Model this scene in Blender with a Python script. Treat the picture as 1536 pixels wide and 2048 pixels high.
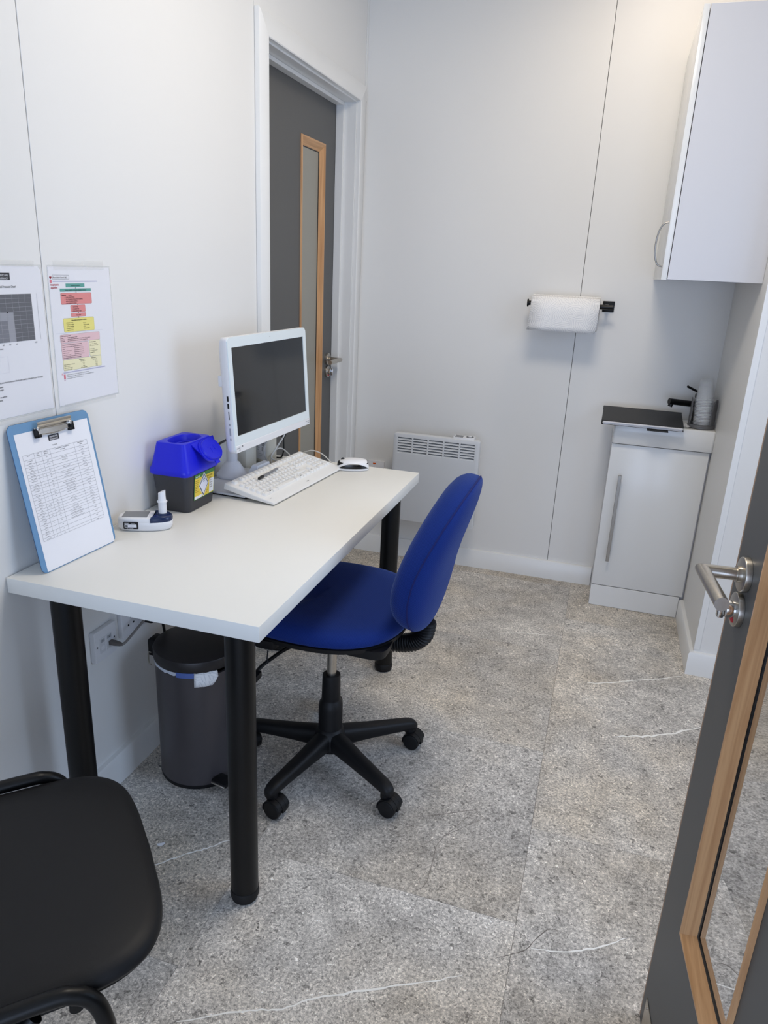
import bpy, bmesh, math, random
from mathutils import Matrix, Vector
random.seed(7)
R = math.radians
SC = bpy.context.scene
COL = SC.collection
for o in list(bpy.data.objects):
    bpy.data.objects.remove(o)

# ------------------------------------------------------------------ camera
def make_camera():
    yaw, pitch, roll = R(16.358), R(-18.555), R(2.7105)
    f = Vector((-math.sin(yaw) * math.cos(pitch), math.cos(yaw) * math.cos(pitch), math.sin(pitch)))
    r = Vector((math.cos(yaw), math.sin(yaw), 0))
    u = r.cross(f)
    c, s = math.cos(roll), math.sin(roll)
    r2, u2 = c * r + s * u, -s * r + c * u
    cam = bpy.data.cameras.new('camera')
    cam.sensor_fit = 'VERTICAL'
    cam.sensor_height = 24.0
    cam.lens = 24.0 * 1452.98 / 2048.0
    cam.clip_start = 0.02
    o = bpy.data.objects.new('camera', cam)
    m = Matrix((r2, u2, -f)).transposed().to_4x4()
    m.translation = (1.1488, -1.1130, 1.3851)
    o.matrix_world = m
    COL.objects.link(o)
    SC.camera = o
make_camera()

# ------------------------------------------------------------------ light
def srgb(c):
    return tuple(((v / 255) / 12.92 if v / 255 <= 0.04045 else ((v / 255 + 0.055) / 1.055) ** 2.4) for v in c)

world = bpy.data.worlds.new('daylight_sky')
SC.world = world
world.use_nodes = True
bg = world.node_tree.nodes['Background']
bg.inputs[0].default_value = (0.62, 0.78, 1.0, 1)
bg.inputs[1].default_value = 0.4

def area(name, loc, target, sx, sy, power, color, shape='RECTANGLE', spread=180):
    l = bpy.data.lights.new(name, 'AREA')
    l.shape = shape
    l.size, l.size_y = sx, sy
    l.energy = power
    l.color = color
    l.spread = R(spread)
    o = bpy.data.objects.new(name, l)
    o.location = loc
    o.rotation_euler = (Vector(target) - Vector(loc)).to_track_quat('-Z', 'Y').to_euler()
    COL.objects.link(o)
    return o

area('shop_window_daylight', (1.5, -3.2, 0.85), (1.4, 1.5, 0.45), 2.1, 1.6, 48, (0.57, 0.71, 1.0))
area('side_window_daylight', (2.47, 0.40, 1.25), (0.6, 0.75, 0.5), 1.00, 1.20, 17, (0.55, 0.70, 1.0))
area('ceiling_lamp', (1.20, 1.74, 2.58), (1.20, 1.74, 0), 0.30, 0.30, 3.2, (1.0, 0.84, 0.66), 'DISK')
area('ceiling_lamp', (0.98, 0.60, 2.58), (0.98, 0.60, 0), 0.60, 0.60, 15.5, (1.0, 0.90, 0.76), 'DISK')

SC.view_settings.view_transform = 'Standard'
SC.view_settings.look = 'None'
SC.view_settings.gamma = 1.0
SC.view_settings.use_curve_mapping = False
SC.view_settings.exposure = 0.11
SC.cycles.use_denoising = True
SC.cycles.max_bounces = 12
SC.cycles.transparent_max_bounces = 80
SC.cycles.sample_clamp_indirect = 4.0
SC.cycles.caustics_reflective = False
SC.cycles.caustics_refractive = False

# ------------------------------------------------------------------ materials
MATS = {}
def mat(name, col, rough=0.5, metal=0.0, spec=0.5, var=0.0, vscale=8.0, bump=0.0, bscale=200.0, coat=0.0, trans=0.0, ior=1.45, sheen=0.0, alpha=1.0):
    if name in MATS:
        return MATS[name]
    m = bpy.data.materials.new(name)
    m.use_nodes = True
    nt = m.node_tree
    b = nt.nodes['Principled BSDF']
    c = srgb(col)
    b.inputs['Base Color'].default_value = (*c, 1)
    b.inputs['Roughness'].default_value = rough
    b.inputs['Metallic'].default_value = metal
    b.inputs['Specular IOR Level'].default_value = spec
    b.inputs['Coat Weight'].default_value = coat
    b.inputs['Transmission Weight'].default_value = trans
    b.inputs['IOR'].default_value = ior
    b.inputs['Sheen Weight'].default_value = sheen
    b.inputs['Alpha'].default_value = alpha
    tc = nt.nodes.new('ShaderNodeTexCoord')
    if var:
        n = nt.nodes.new('ShaderNodeTexNoise')
        n.inputs['Scale'].default_value = vscale
        n.inputs['Detail'].default_value = 5
        nt.links.new(tc.outputs['Object'], n.inputs['Vector'])
        mr = nt.nodes.new('ShaderNodeMapRange')
        mr.inputs['From Min'].default_value = 0.3
        mr.inputs['From Max'].default_value = 0.7
        mr.inputs['To Min'].default_value = 1 - var
        mr.inputs['To Max'].default_value = 1 + var
        nt.links.new(n.outputs['Fac'], mr.inputs['Value'])
        mx = nt.nodes.new('ShaderNodeVectorMath')
        mx.operation = 'SCALE'
        mx.inputs[0].default_value = c
        nt.links.new(mr.outputs['Result'], mx.inputs['Scale'])
        nt.links.new(mx.outputs['Vector'], b.inputs['Base Color'])
    if bump:
        n = nt.nodes.new('ShaderNodeTexNoise')
        n.inputs['Scale'].default_value = bscale
        n.inputs['Detail'].default_value = 3
        nt.links.new(tc.outputs['Object'], n.inputs['Vector'])
        bp = nt.nodes.new('ShaderNodeBump')
        bp.inputs['Strength'].default_value = bump
        bp.inputs['Distance'].default_value = 0.001
        nt.links.new(n.outputs['Fac'], bp.inputs['Height'])
        nt.links.new(bp.outputs['Normal'], b.inputs['Normal'])
    MATS[name] = m
    return m

def mat_stone():
    m = bpy.data.materials.new('grey_stone_vinyl')
    m.use_nodes = True
    nt = m.node_tree
    L, N = nt.links.new, nt.nodes.new
    b = nt.nodes['Principled BSDF']
    tc = N('ShaderNodeTexCoord'); oi = N('ShaderNodeObjectInfo')
    off = N('ShaderNodeVectorMath'); off.operation = 'SCALE'
    off.inputs[0].default_value = (37, 91, 53)
    L(oi.outputs['Random'], off.inputs['Scale'])
    add = N('ShaderNodeVectorMath'); add.operation = 'ADD'
    L(tc.outputs['Object'], add.inputs[0]); L(off.outputs['Vector'], add.inputs[1])
    wn = N('ShaderNodeTexNoise'); wn.inputs['Scale'].default_value = 90; wn.inputs['Detail'].default_value = 2
    L(add.outputs['Vector'], wn.inputs['Vector'])
    ws = N('ShaderNodeVectorMath'); ws.operation = 'SCALE'; ws.inputs['Scale'].default_value = 0.03
    L(wn.outputs['Color'], ws.inputs[0])
    warp = N('ShaderNodeVectorMath'); warp.operation = 'ADD'
    L(add.outputs['Vector'], warp.inputs[0]); L(ws.outputs['Vector'], warp.inputs[1])
    def noise(scale, detail, lo, hi, a, c, rough=0.6):
        n = N('ShaderNodeTexNoise'); n.inputs['Scale'].default_value = scale
        n.inputs['Detail'].default_value = detail; n.inputs['Roughness'].default_value = rough
        L(add.outputs['Vector'], n.inputs['Vector'])
        r = N('ShaderNodeMapRange')
        for k, v in zip(('From Min', 'From Max', 'To Min', 'To Max'), (lo, hi, a, c)):
            r.inputs[k].default_value = v
        L(n.outputs['Fac'], r.inputs['Value'])
        return r.outputs['Result']
    def mul(a, c):
        x = N('ShaderNodeMath'); x.operation = 'MULTIPLY'
        L(a, x.inputs[0])
        if isinstance(c, float): x.inputs[1].default_value = c
        else: L(c, x.inputs[1])
        return x.outputs[0]
    f = mul(noise(2.6, 4, 0.3, 0.7, 0.80, 1.20), noise(16, 5, 0.3, 0.7, 0.80, 1.20))
    f = mul(f, noise(150, 4, 0.36, 0.64, 0.60, 1.40, 0.7))
    f = mul(f, noise(420, 2, 0.3, 0.7, 0.80, 1.2))
    def chips(scale, chan, thr, dist, val):
        v = N('ShaderNodeTexVoronoi'); v.inputs['Scale'].default_value = scale
        L(warp.outputs['Vector'], v.inputs['Vector'])
        s = N('ShaderNodeSeparateColor'); L(v.outputs['Color'], s.inputs[0])
        lt = N('ShaderNodeMath'); lt.operation = 'LESS_THAN'; lt.inputs[1].default_value = thr
        L(s.outputs[chan], lt.inputs[0])
        ld = N('ShaderNodeMath'); ld.operation = 'LESS_THAN'; ld.inputs[1].default_value = dist
        L(v.outputs['Distance'], ld.inputs[0])
        k = mul(lt.outputs[0], ld.outputs[0])
        r = N('ShaderNodeMapRange'); r.inputs['To Min'].default_value = 1.0; r.inputs['To Max'].default_value = val
        L(k, r.inputs['Value'])
        return r.outputs['Result']
    f = mul(f, chips(80, 0, 0.04, 0.46, 0.50))
    f = mul(f, chips(210, 1, 0.15, 0.6, 0.58))
    f = mul(f, chips(115, 2, 0.04, 0.42, 1.45))
    f = mul(f, chips(230, 0, 0.13, 0.6, 1.42))
    # tone per tile
    tr = N('ShaderNodeMapRange'); tr.inputs['To Min'].default_value = 0.89; tr.inputs['To Max'].default_value = 1.11
    L(oi.outputs['Random'], tr.inputs['Value'])
    f = mul(f, tr.outputs['Result'])
    hue = N('ShaderNodeMix'); hue.data_type = 'RGBA'
    hue.inputs[6].default_value = (*srgb((196, 191, 184)), 1)
    hue.inputs[7].default_value = (*srgb((201, 189, 171)), 1)
    L(noise(1.7, 3, 0.46, 0.74, 0.0, 1.0), hue.inputs[0])
    sc = N('ShaderNodeVectorMath'); sc.operation = 'SCALE'
    L(hue.outputs[2], sc.inputs[0]); L(f, sc.inputs['Scale'])
    L(sc.outputs['Vector'], b.inputs['Base Color'])
    b.inputs['Roughness'].default_value = 0.62
    b.inputs['Specular IOR Level'].default_value = 0.35
    bp = N('ShaderNodeBump'); bp.inputs['Strength'].default_value = 0.25; bp.inputs['Distance'].default_value = 0.0008
    L(f, bp.inputs['Height']); L(bp.outputs['Normal'], b.inputs['Normal'])
    return m

def mat_wood(name, c1, c2, axis='z'):
    m = bpy.data.materials.new(name)
    m.use_nodes = True
    nt = m.node_tree
    L, N = nt.links.new, nt.nodes.new
    b = nt.nodes['Principled BSDF']
    tc = N('ShaderNodeTexCoord'); mp = N('ShaderNodeMapping')
    mp.inputs['Scale'].default_value = {'z': (60, 60, 2.5), 'x': (60, 2.5, 60)}[axis]
    L(tc.outputs['Object'], mp.inputs['Vector'])
    n = N('ShaderNodeTexNoise'); n.inputs['Scale'].default_value = 1.6; n.inputs['Detail'].default_value = 6
    n.inputs['Distortion'].default_value = 0.6
    L(mp.outputs['Vector'], n.inputs['Vector'])
    r = N('ShaderNodeValToRGB')
    r.color_ramp.elements[0].position = 0.32; r.color_ramp.elements[0].color = (*srgb(c2), 1)
    r.color_ramp.elements[1].position = 0.62; r.color_ramp.elements[1].color = (*srgb(c1), 1)
    L(n.outputs['Fac'], r.inputs['Fac']); L(r.outputs['Color'], b.inputs['Base Color'])
    b.inputs['Roughness'].default_value = 0.42
    return m

def mat_fabric(name, col, col2):
    m = bpy.data.materials.new(name)
    m.use_nodes = True
    nt = m.node_tree
    L, N = nt.links.new, nt.nodes.new
    b = nt.nodes['Principled BSDF']
    tc = N('ShaderNodeTexCoord'); w = N('ShaderNodeTexWave')
    w.bands_direction = 'DIAGONAL'; w.inputs['Scale'].default_value = 165; w.inputs['Distortion'].default_value = 1.5
    w.inputs['Detail'].default_value = 2
    L(tc.outputs['Object'], w.inputs['Vector'])
    n = N('ShaderNodeTexNoise'); n.inputs['Scale'].default_value = 600
    L(tc.outputs['Object'], n.inputs['Vector'])
    mx = N('ShaderNodeMix'); mx.data_type = 'RGBA'
    mx.inputs[6].default_value = (*srgb(col), 1); mx.inputs[7].default_value = (*srgb(col2), 1)
    L(w.outputs['Fac'], mx.inputs[0]); L(mx.outputs[2], b.inputs['Base Color'])
    ad = N('ShaderNodeMath'); ad.operation = 'ADD'
    L(w.outputs['Fac'], ad.inputs[0]); L(n.outputs['Fac'], ad.inputs[1])
    bp = N('ShaderNodeBump'); bp.inputs['Strength'].default_value = 0.35; bp.inputs['Distance'].default_value = 0.0008
    L(ad.outputs[0], bp.inputs['Height']); L(bp.outputs['Normal'], b.inputs['Normal'])
    b.inputs['Roughness'].default_value = 0.9
    b.inputs['Specular IOR Level'].default_value = 0.2
    b.inputs['Sheen Weight'].default_value = 0.18
    b.inputs['Sheen Roughness'].default_value = 0.4
    b.inputs['Sheen Tint'].default_value = (0.45, 0.6, 1, 1)
    return m

def mat_towel(name):
    m = bpy.data.materials.new(name)
    m.use_nodes = True
    nt = m.node_tree
    L, N = nt.links.new, nt.nodes.new
    b = nt.nodes['Principled BSDF']
    tc = N('ShaderNodeTexCoord')
    v = N('ShaderNodeTexVoronoi'); v.inputs['Scale'].default_value = 38; v.inputs['Randomness'].default_value = 0.7
    L(tc.outputs['Object'], v.inputs['Vector'])
    s = N('ShaderNodeSeparateColor'); L(v.outputs['Color'], s.inputs[0])
    a = N('ShaderNodeMath'); a.operation = 'MULTIPLY'; a.inputs[1].default_value = 6.28
    L(s.outputs[0], a.inputs[0])
    vr = N('ShaderNodeVectorRotate'); vr.rotation_type = 'Y_AXIS'
    L(tc.outputs['Object'], vr.inputs['Vector']); L(a.outputs[0], vr.inputs['Angle'])
    w = N('ShaderNodeTexWave'); w.inputs['Scale'].default_value = 42; w.inputs['Distortion'].default_value = 3
    w.inputs['Detail'].default_value = 0
    L(vr.outputs['Vector'], w.inputs['Vector'])
    r = N('ShaderNodeMapRange')
    for k, val in zip(('From Min', 'From Max', 'To Min', 'To Max'), (0.0, 0.28, 0.0, 1.0)):
        r.inputs[k].default_value = val
    L(w.outputs['Fac'], r.inputs['Value'])
    bp = N('ShaderNodeBump'); bp.inputs['Strength'].default_value = 0.55; bp.inputs['Distance'].default_value = 0.0009
    L(r.outputs['Result'], bp.inputs['Height']); L(bp.outputs['Normal'], b.inputs['Normal'])
    mx = N('ShaderNodeMix'); mx.data_type = 'RGBA'
    mx.inputs[6].default_value = (*srgb((220, 221, 225)), 1); mx.inputs[7].default_value = (*srgb((240, 240, 240)), 1)
    L(r.outputs['Result'], mx.inputs[0]); L(mx.outputs[2], b.inputs['Base Color'])
    b.inputs['Roughness'].default_value = 0.95
    return m

def mat_thin(name, col, alpha, rough=0.1, fres=True):
    """clear thin plastic: mostly transparent with a gloss coat"""
    m = bpy.data.materials.new(name)
    m.use_nodes = True
    nt = m.node_tree
    L, N = nt.links.new, nt.nodes.new
    for n in list(nt.nodes):
        nt.nodes.remove(n)
    out = N('ShaderNodeOutputMaterial'); t = N('ShaderNodeBsdfTransparent'); p = N('ShaderNodeBsdfPrincipled')
    p.inputs['Base Color'].default_value = (*srgb(col), 1); p.inputs['Roughness'].default_value = rough
    fr = N('ShaderNodeFresnel'); fr.inputs['IOR'].default_value = 1.45
    ad = N('ShaderNodeMath'); ad.operation = 'ADD'; ad.inputs[1].default_value = alpha; ad.use_clamp = True
    L(fr.outputs[0], ad.inputs[0])
    mx = N('ShaderNodeMixShader')
    mx.inputs[0].default_value = alpha
    if fres: L(ad.outputs[0], mx.inputs[0])
    L(t.outputs[0], mx.inputs[1]); L(p.outputs[0], mx.inputs[2])
    L(mx.outputs[0], out.inputs[0])
    return m

def mat_glass(name, tint):
    m = bpy.data.materials.new(name)
    m.use_nodes = True
    nt = m.node_tree
    L, N = nt.links.new, nt.nodes.new
    for n in list(nt.nodes): nt.nodes.remove(n)
    out = N('ShaderNodeOutputMaterial'); t = N('ShaderNodeBsdfTransparent'); g = N('ShaderNodeBsdfGlossy')
    t.inputs['Color'].default_value = (*srgb(tint), 1); g.inputs['Roughness'].default_value = 0.02
    fr = N('ShaderNodeFresnel'); fr.inputs['IOR'].default_value = 1.45
    mx = N('ShaderNodeMixShader')
    L(fr.outputs[0], mx.inputs[0]); L(t.outputs[0], mx.inputs[1]); L(g.outputs[0], mx.inputs[2]); L(mx.outputs[0], out.inputs[0])
    return m

def mat_brushed(name, col, rough=0.28):
    return mat(name, col, rough, 1.0, var=0.06, vscale=120)

WALL = mat('white_wall_panel', (232, 231, 228), 0.42, spec=0.4, bump=0.05, bscale=450)
SEAM = mat('panel_seam', (120, 120, 118), 0.8)
CEIL = mat('white_ceiling', (236, 235, 232), 0.8)
TRIMW = mat('white_gloss_trim', (234, 234, 232), 0.3, var=0.015, vscale=5)
STONE = mat_stone()
GROUT = mat('floor_joint', (118, 115, 110), 0.9)
VEINW = mat('white_stone_vein', (250, 248, 242), 0.6, var=0.04, vscale=60)
VEIND = mat('dark_stone_crack', (118, 111, 104), 0.7, var=0.2, vscale=60)
DOORG = mat('grey_door_laminate', (90, 90, 89), 0.45, spec=0.4, var=0.02, vscale=3)
MAPLE = mat_wood('pale_maple', (208, 162, 116), (180, 132, 88))
MAPLEX = mat_wood('pale_maple_rail', (214, 168, 122), (188, 142, 96), 'x')
LIP = mat('brown_door_lipping', (168, 140, 118), 0.6)
GASKET = mat('black_gasket', (16, 16, 17), 0.35)
STEEL = mat_brushed('brushed_steel', (188, 182, 172), 0.3)
STEELD = mat_brushed('dull_steel', (158, 154, 148), 0.34)
CHROME = mat('chrome', (215, 215, 215), 0.12, 1.0)
DARKGAP = mat('dark_gap', (22, 22, 22), 0.9)
DESKW = mat('white_desk_laminate', (232, 231, 225), 0.38, spec=0.4, bump=0.03, bscale=500)
EDGEW = mat('white_edge_band', (226, 226, 224), 0.5)
BLKM = mat('black_powder_coat', (9, 9, 10), 0.36, spec=0.35)
BLKP = mat('black_plastic', (17, 17, 19), 0.5, spec=0.35, bump=0.1, bscale=700)
BLKG = mat('black_gloss_plastic', (14, 14, 15), 0.18)
BLUEF = mat_fabric('blue_chair_fabric', (12, 31, 96), (24, 54, 130))
PIPING = mat('blue_piping', (12, 26, 92), 0.9)
VINYL = mat('black_vinyl', (25, 25, 27), 0.5, spec=0.3, bump=0.08, bscale=900)
WHP = mat('white_plastic', (228, 228, 230), 0.35)
WHP2 = mat('off_white_plastic', (214, 214, 216), 0.45)
CREAM = mat('cream_plastic', (214, 208, 192), 0.4)
GREYP = mat('grey_plastic', (112, 112, 114), 0.5)
GREYC = mat('grey_cable', (120, 116, 112), 0.5)
WCAB = mat('white_cable', (212, 210, 206), 0.5)
SCREEN = mat('dark_display_glass', (24, 26, 28), 0.06, spec=0.9)
LCDG = mat('grey_lcd', (120, 122, 124), 0.25)
LIDBLUE = mat('bright_blue_plastic', (24, 30, 205), 0.38)
BINGREY = mat('charcoal_plastic', (56, 57, 62), 0.5)
NAVY = mat('navy_plastic', (28, 42, 78), 0.2)
BINM = mat('dark_taupe_metal', (78, 74, 76), 0.34, 0.3)
PAPER = mat('white_paper', (236, 236, 240), 0.75, var=0.01)
PAPERL = mat('laminated_paper', (232, 232, 236), 0.3, spec=0.4)
TAPE = mat_thin('clear_tape', (232, 232, 228), 0.22, 0.25, False)
FILM = mat_thin('clear_laminate_film', (235, 236, 236), 0.25, 0.2, False)
INK = mat('black_ink', (28, 28, 30), 0.7)
INKG = mat('grey_ink', (96, 97, 100), 0.7)
CLIPB = mat('pale_blue_board', (104, 146, 184), 0.4)
TOWEL = mat_towel('embossed_tissue')
CUPM = mat_thin('clear_cup_plastic', (245, 247, 248), 0.11, 0.12, False)
BLKFOLD = mat('black_leatherette', (34, 34, 34), 0.5, bump=0.15, bscale=500)
CABW = mat('white_cabinet_board', (208, 208, 212), 0.4, bump=0.03, bscale=500)
CABG = mat('gloss_white_door', (228, 228, 226), 0.22)
CERAM = mat('white_ceramic', (230, 230, 228), 0.15)
def ink(c):
    return mat('print_%d_%d_%d' % c, c, 0.6)

# ------------------------------------------------------------------ mesh helpers
def B():
    return bmesh.new()

def tf(bm, verts, M):
    if M is not None:
        for v in verts:
            v.co = M @ v.co

def box(bm, lo, hi, bev=0.0, seg=2, M=None):
    lo, hi = Vector(lo), Vector(hi)
    c, s = (lo + hi) / 2, hi - lo
    r = bmesh.ops.create_cube(bm, size=1.0)
    vs = r['verts']
    for v in vs:
        v.co = Vector((v.co.x * s.x, v.co.y * s.y, v.co.z * s.z)) + c
    if bev > 0:
        es = list({e for v in vs for e in v.link_edges})
        out = bmesh.ops.bevel(bm, geom=es, offset=min(bev, min(s) * 0.49), segments=seg, profile=0.5, affect='EDGES')
        vs = list({v for f in out['faces'] for v in f.verts} | {v for v in vs if v.is_valid})
    tf(bm, vs, M)
    return vs

def ring_pts(c, x, y, r, n):
    return [c + x * (r * math.cos(2 * math.pi * i / n)) + y * (r * math.sin(2 * math.pi * i / n)) for i in range(n)]

def loft(bm, rings, cap0=True, cap1=True, M=None):
    vr = []
    for ring in rings:
        vr.append([bm.verts.new((M @ Vector(p)) if M is not None else Vector(p)) for p in ring])
    n = len(vr[0])
    for a, b in zip(vr, vr[1:]):
        for i in range(n):
            j = (i + 1) % n
            try:
                bm.faces.new((a[i], a[j], b[j], b[i]))
            except ValueError:
                pass
    if cap0: bm.faces.new(list(reversed(vr[0])))
    if cap1: bm.faces.new(vr[-1])
    return vr

def cyl(bm, p0, p1, r0, r1=None, n=24, M=None, cap=True):
    p0, p1 = Vector(p0), Vector(p1)
    r1 = r0 if r1 is None else r1
    d = (p1 - p0).normalized()
    x = d.orthogonal().normalized(); y = d.cross(x)
    return loft(bm, [ring_pts(p0, x, y, r0, n), ring_pts(p1, x, y, r1, n)], cap, cap, M)

def rcyl(bm, p0, p1, r, bev, n=28, M=None):
    """cylinder with rounded rims"""
    p0, p1 = Vector(p0), Vector(p1)
    d = (p1 - p0).normalized()
    x = d.orthogonal().normalized(); y = d.cross(x)
    rings = []
    for k in (0, 30, 60, 90):
        a = R(k)
        rings.append(ring_pts(p0 + d * (bev * (1 - math.sin(a))), x, y, r - bev * (1 - math.sin(R(k))) if False else r - bev + bev * math.sin(a), n))
    rings[0] = ring_pts(p0, x, y, r - bev, n)
    for k in (90, 60, 30, 0):
        a = R(k)
        rings.append(ring_pts(p1 - d * (bev * (1 - math.cos(R(90 - k)))) if False else p1 - d * bev + d * (bev * math.cos(a)), x, y, r - bev + bev * math.sin(a), n))
    return loft(bm, rings, True, True, M)

def lathe(bm, prof, n=32, M=None, cap0=True, cap1=True):
    rings = [[Vector((r * math.cos(2 * math.pi * i / n), r * math.sin(2 * math.pi * i / n), z)) for i in range(n)] for r, z in prof]
    return loft(bm, rings, cap0, cap1, M)

def catmull(pts, k=8):
    pts = [Vector(p) for p in pts]
    P = [pts[0] * 2 - pts[1]] + pts + [pts[-1] * 2 - pts[-2]]
    out = []
    for i in range(1, len(P) - 2):
        a, b, c, d = P[i - 1:i + 3]
        for j in range(k):
            t = j / k
            out.append(0.5 * ((2 * b) + (c - a) * t + (2 * a - 5 * b + 4 * c - d) * t * t + (3 * b - a - 3 * c + d) * t ** 3))
    out.append(pts[-1])
    return out

def tube(bm, pts, r, n=10, M=None, cap=True):
    pts = [Vector(p) for p in pts]
    rad = r if callable(r) else (lambda t: r)
    T = []
    for i in range(len(pts)):
        a = (pts[i] - pts[i - 1]).normalized() if i else None
        b = (pts[i + 1] - pts[i]).normalized() if i < len(pts) - 1 else None
        T.append((a, b))
    x = T[0][1].orthogonal().normalized()
    rings = []
    for i, p in enumerate(pts):
        a, b = T[i]
        t = ((a or b) + (b or a)).normalized()
        x = (x - t * x.dot(t)).normalized()
        y = t.cross(x)
        rr = rad(i / (len(pts) - 1))
        ring = ring_pts(Vector(), x, y, rr, n)
        if a and b and a.dot(b) < 0.9999:      # mitre
            axis = a.cross(b).normalized()
            s = axis.cross(t)
            k = 1 / max(0.3, a.dot(t))
            ring = [q + s * (q.dot(s) * (k - 1)) for q in ring]
        rings.append([p + q for q in ring])
    return loft(bm, rings, cap, cap, M)

def prism(bm, poly, z0, z1, M=None):
    return loft(bm, [[Vector((x, y, z0)) for x, y in poly], [Vector((x, y, z1)) for x, y in poly]], True, True, M)

def flat(bm, poly, z, M=None):
    vs = [bm.verts.new((M @ Vector((x, y, z))) if M is not None else Vector((x, y, z))) for x, y in poly]
    bm.faces.new(vs)

def rrect(w, h, r, k=5, cx=0.0, cy=0.0):
    out = []
    for sx, sy, a0 in ((1, 1, 0), (-1, 1, 90), (-1, -1, 180), (1, -1, 270)):
        for i in range(k + 1):
            a = R(a0 + 90 * i / k)
            out.append((cx + sx * (w / 2 - r) + r * math.cos(a), cy + sy * (h / 2 - r) + r * math.sin(a)))
    return out

def superell(a, b, n, k=48):
    out = []
    for i in range(k):
        t = 2 * math.pi * i / k
        c, s = math.cos(t), math.sin(t)
        out.append((a * math.copysign(abs(c) ** (2 / n), c), b * math.copysign(abs(s) ** (2 / n), s)))
    return out

def rect(x0, y0, x1, y1):
    return [(x0, y0), (x1, y0), (x1, y1), (x0, y1)]

def rslab(bm, w, h, r, z0, z1, bev=0.0, M=None, k=5):
    """rounded-corner slab, edges eased by bev"""
    if bev <= 0:
        return prism(bm, rrect(w, h, r, k), z0, z1, M)
    rings = []
    for ins, z in ((bev, z0), (bev * .3, z0 + bev * .3), (0, z0 + bev), (0, z1 - bev), (bev * .3, z1 - bev * .3), (bev, z1)):
        rings.append([Vector((x, y, z)) for x, y in rrect(w - 2 * ins, h - 2 * ins, max(r - ins, .0005), k)])
    return loft(bm, rings, True, True, M)

_TX = {}
def sans_font():
    try:   # the sans face that ships with Blender; the built-in face otherwise
        import os
        return bpy.data.fonts.load(os.path.join(bpy.utils.system_resource('DATAFILES'), 'fonts', 'Inter.woff2'))
    except Exception:
        return None
FONT = sans_font()
FK = 1.12 if FONT else 1.0
def text(bm, s, x, y, size, M=None, align='LEFT', z=0.0, sx=1.0, bold=0.0):
    bold = 0.004 if bold < .012 else 0.014
    key = (s, align, bold)
    if key not in _TX:
        cu = bpy.data.curves.new('t', 'FONT')
        cu.body = s
        if FONT: cu.font = FONT
        cu.size = 1.0
        cu.align_x = align
        cu.resolution_u = 2
        cu.offset = bold
        o = bpy.data.objects.new('t', cu)
        me = bpy.data.meshes.new_from_object(o)
        _TX[key] = ([v.co.copy() for v in me.vertices], [tuple(p.vertices) for p in me.polygons])
        bpy.data.objects.remove(o); bpy.data.curves.remove(cu); bpy.data.meshes.remove(me)
    V, F = _TX[key]
    vs = []
    for co in V:
        p = Vector((x + co.x * size * sx * FK, y + co.y * size * FK, z))
        vs.append(bm.verts.new(M @ p if M is not None else p))
    for f in F:
        try: bm.faces.new([vs[i] for i in f])
        except ValueError: pass

def finish(name, bm, m, smooth=38, recalc=True):
    if recalc:
        bmesh.ops.recalc_face_normals(bm, faces=bm.faces)
    me = bpy.data.meshes.new(name)
    bm.to_mesh(me)
    bm.free()
    for mm in (m if isinstance(m, (list, tuple)) else [m]):
        me.materials.append(mm)
    if smooth:
        me.shade_smooth()
        me.set_sharp_from_angle(angle=R(smooth))
    return me

def obj(name, bm, m, parent=None, loc=None, smooth=38, label=None, cat=None, group=None, kind=None, recalc=True):
    o = bpy.data.objects.new(name, finish(name, bm, m, smooth, recalc))
    COL.objects.link(o)
    if parent is not None: o.parent = parent
    if loc is not None: o.location = loc
    return tag(o, label, cat, group, kind)

def tag(o, label=None, cat=None, group=None, kind=None):
    if label: o['label'] = label
    if cat: o['category'] = cat
    if group: o['group'] = group
    if kind: o['kind'] = kind
    return o

def thing(name, label, cat, loc=(0, 0, 0), rotz=0.0, M=None, group=None):
    o = bpy.data.objects.new(name, None)
    COL.objects.link(o)
    if M is not None: o.matrix_world = M
    else:
        o.location = loc
        o.rotation_euler = (0, 0, rotz)
    o.empty_display_size = 0.05
    return tag(o, label, cat, group)

def struct(name, bm=None, m=None, loc=None, label=None):
    if bm is None:
        o = bpy.data.objects.new(name, None); COL.objects.link(o)
        if loc is not None: o.location = loc
        return tag(o, label, kind='structure')
    return obj(name, bm, m, loc=loc, kind='structure', label=label)

def basis(c, x, y, z):
    M = Matrix((x, y, z)).transposed().to_4x4()
    M.translation = Vector(c)
    return M

def copy_of(o, parent, loc=None, name=None):
    c = o.copy(); COL.objects.link(c); c.parent = parent
    if loc is not None: c.location = loc
    return c

# ------------------------------------------------------------------ the room
D, XR, YO, CZ, YF, XE = 2.2304, 1.594, 1.5277, 2.6, -3.3, 2.35

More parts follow.
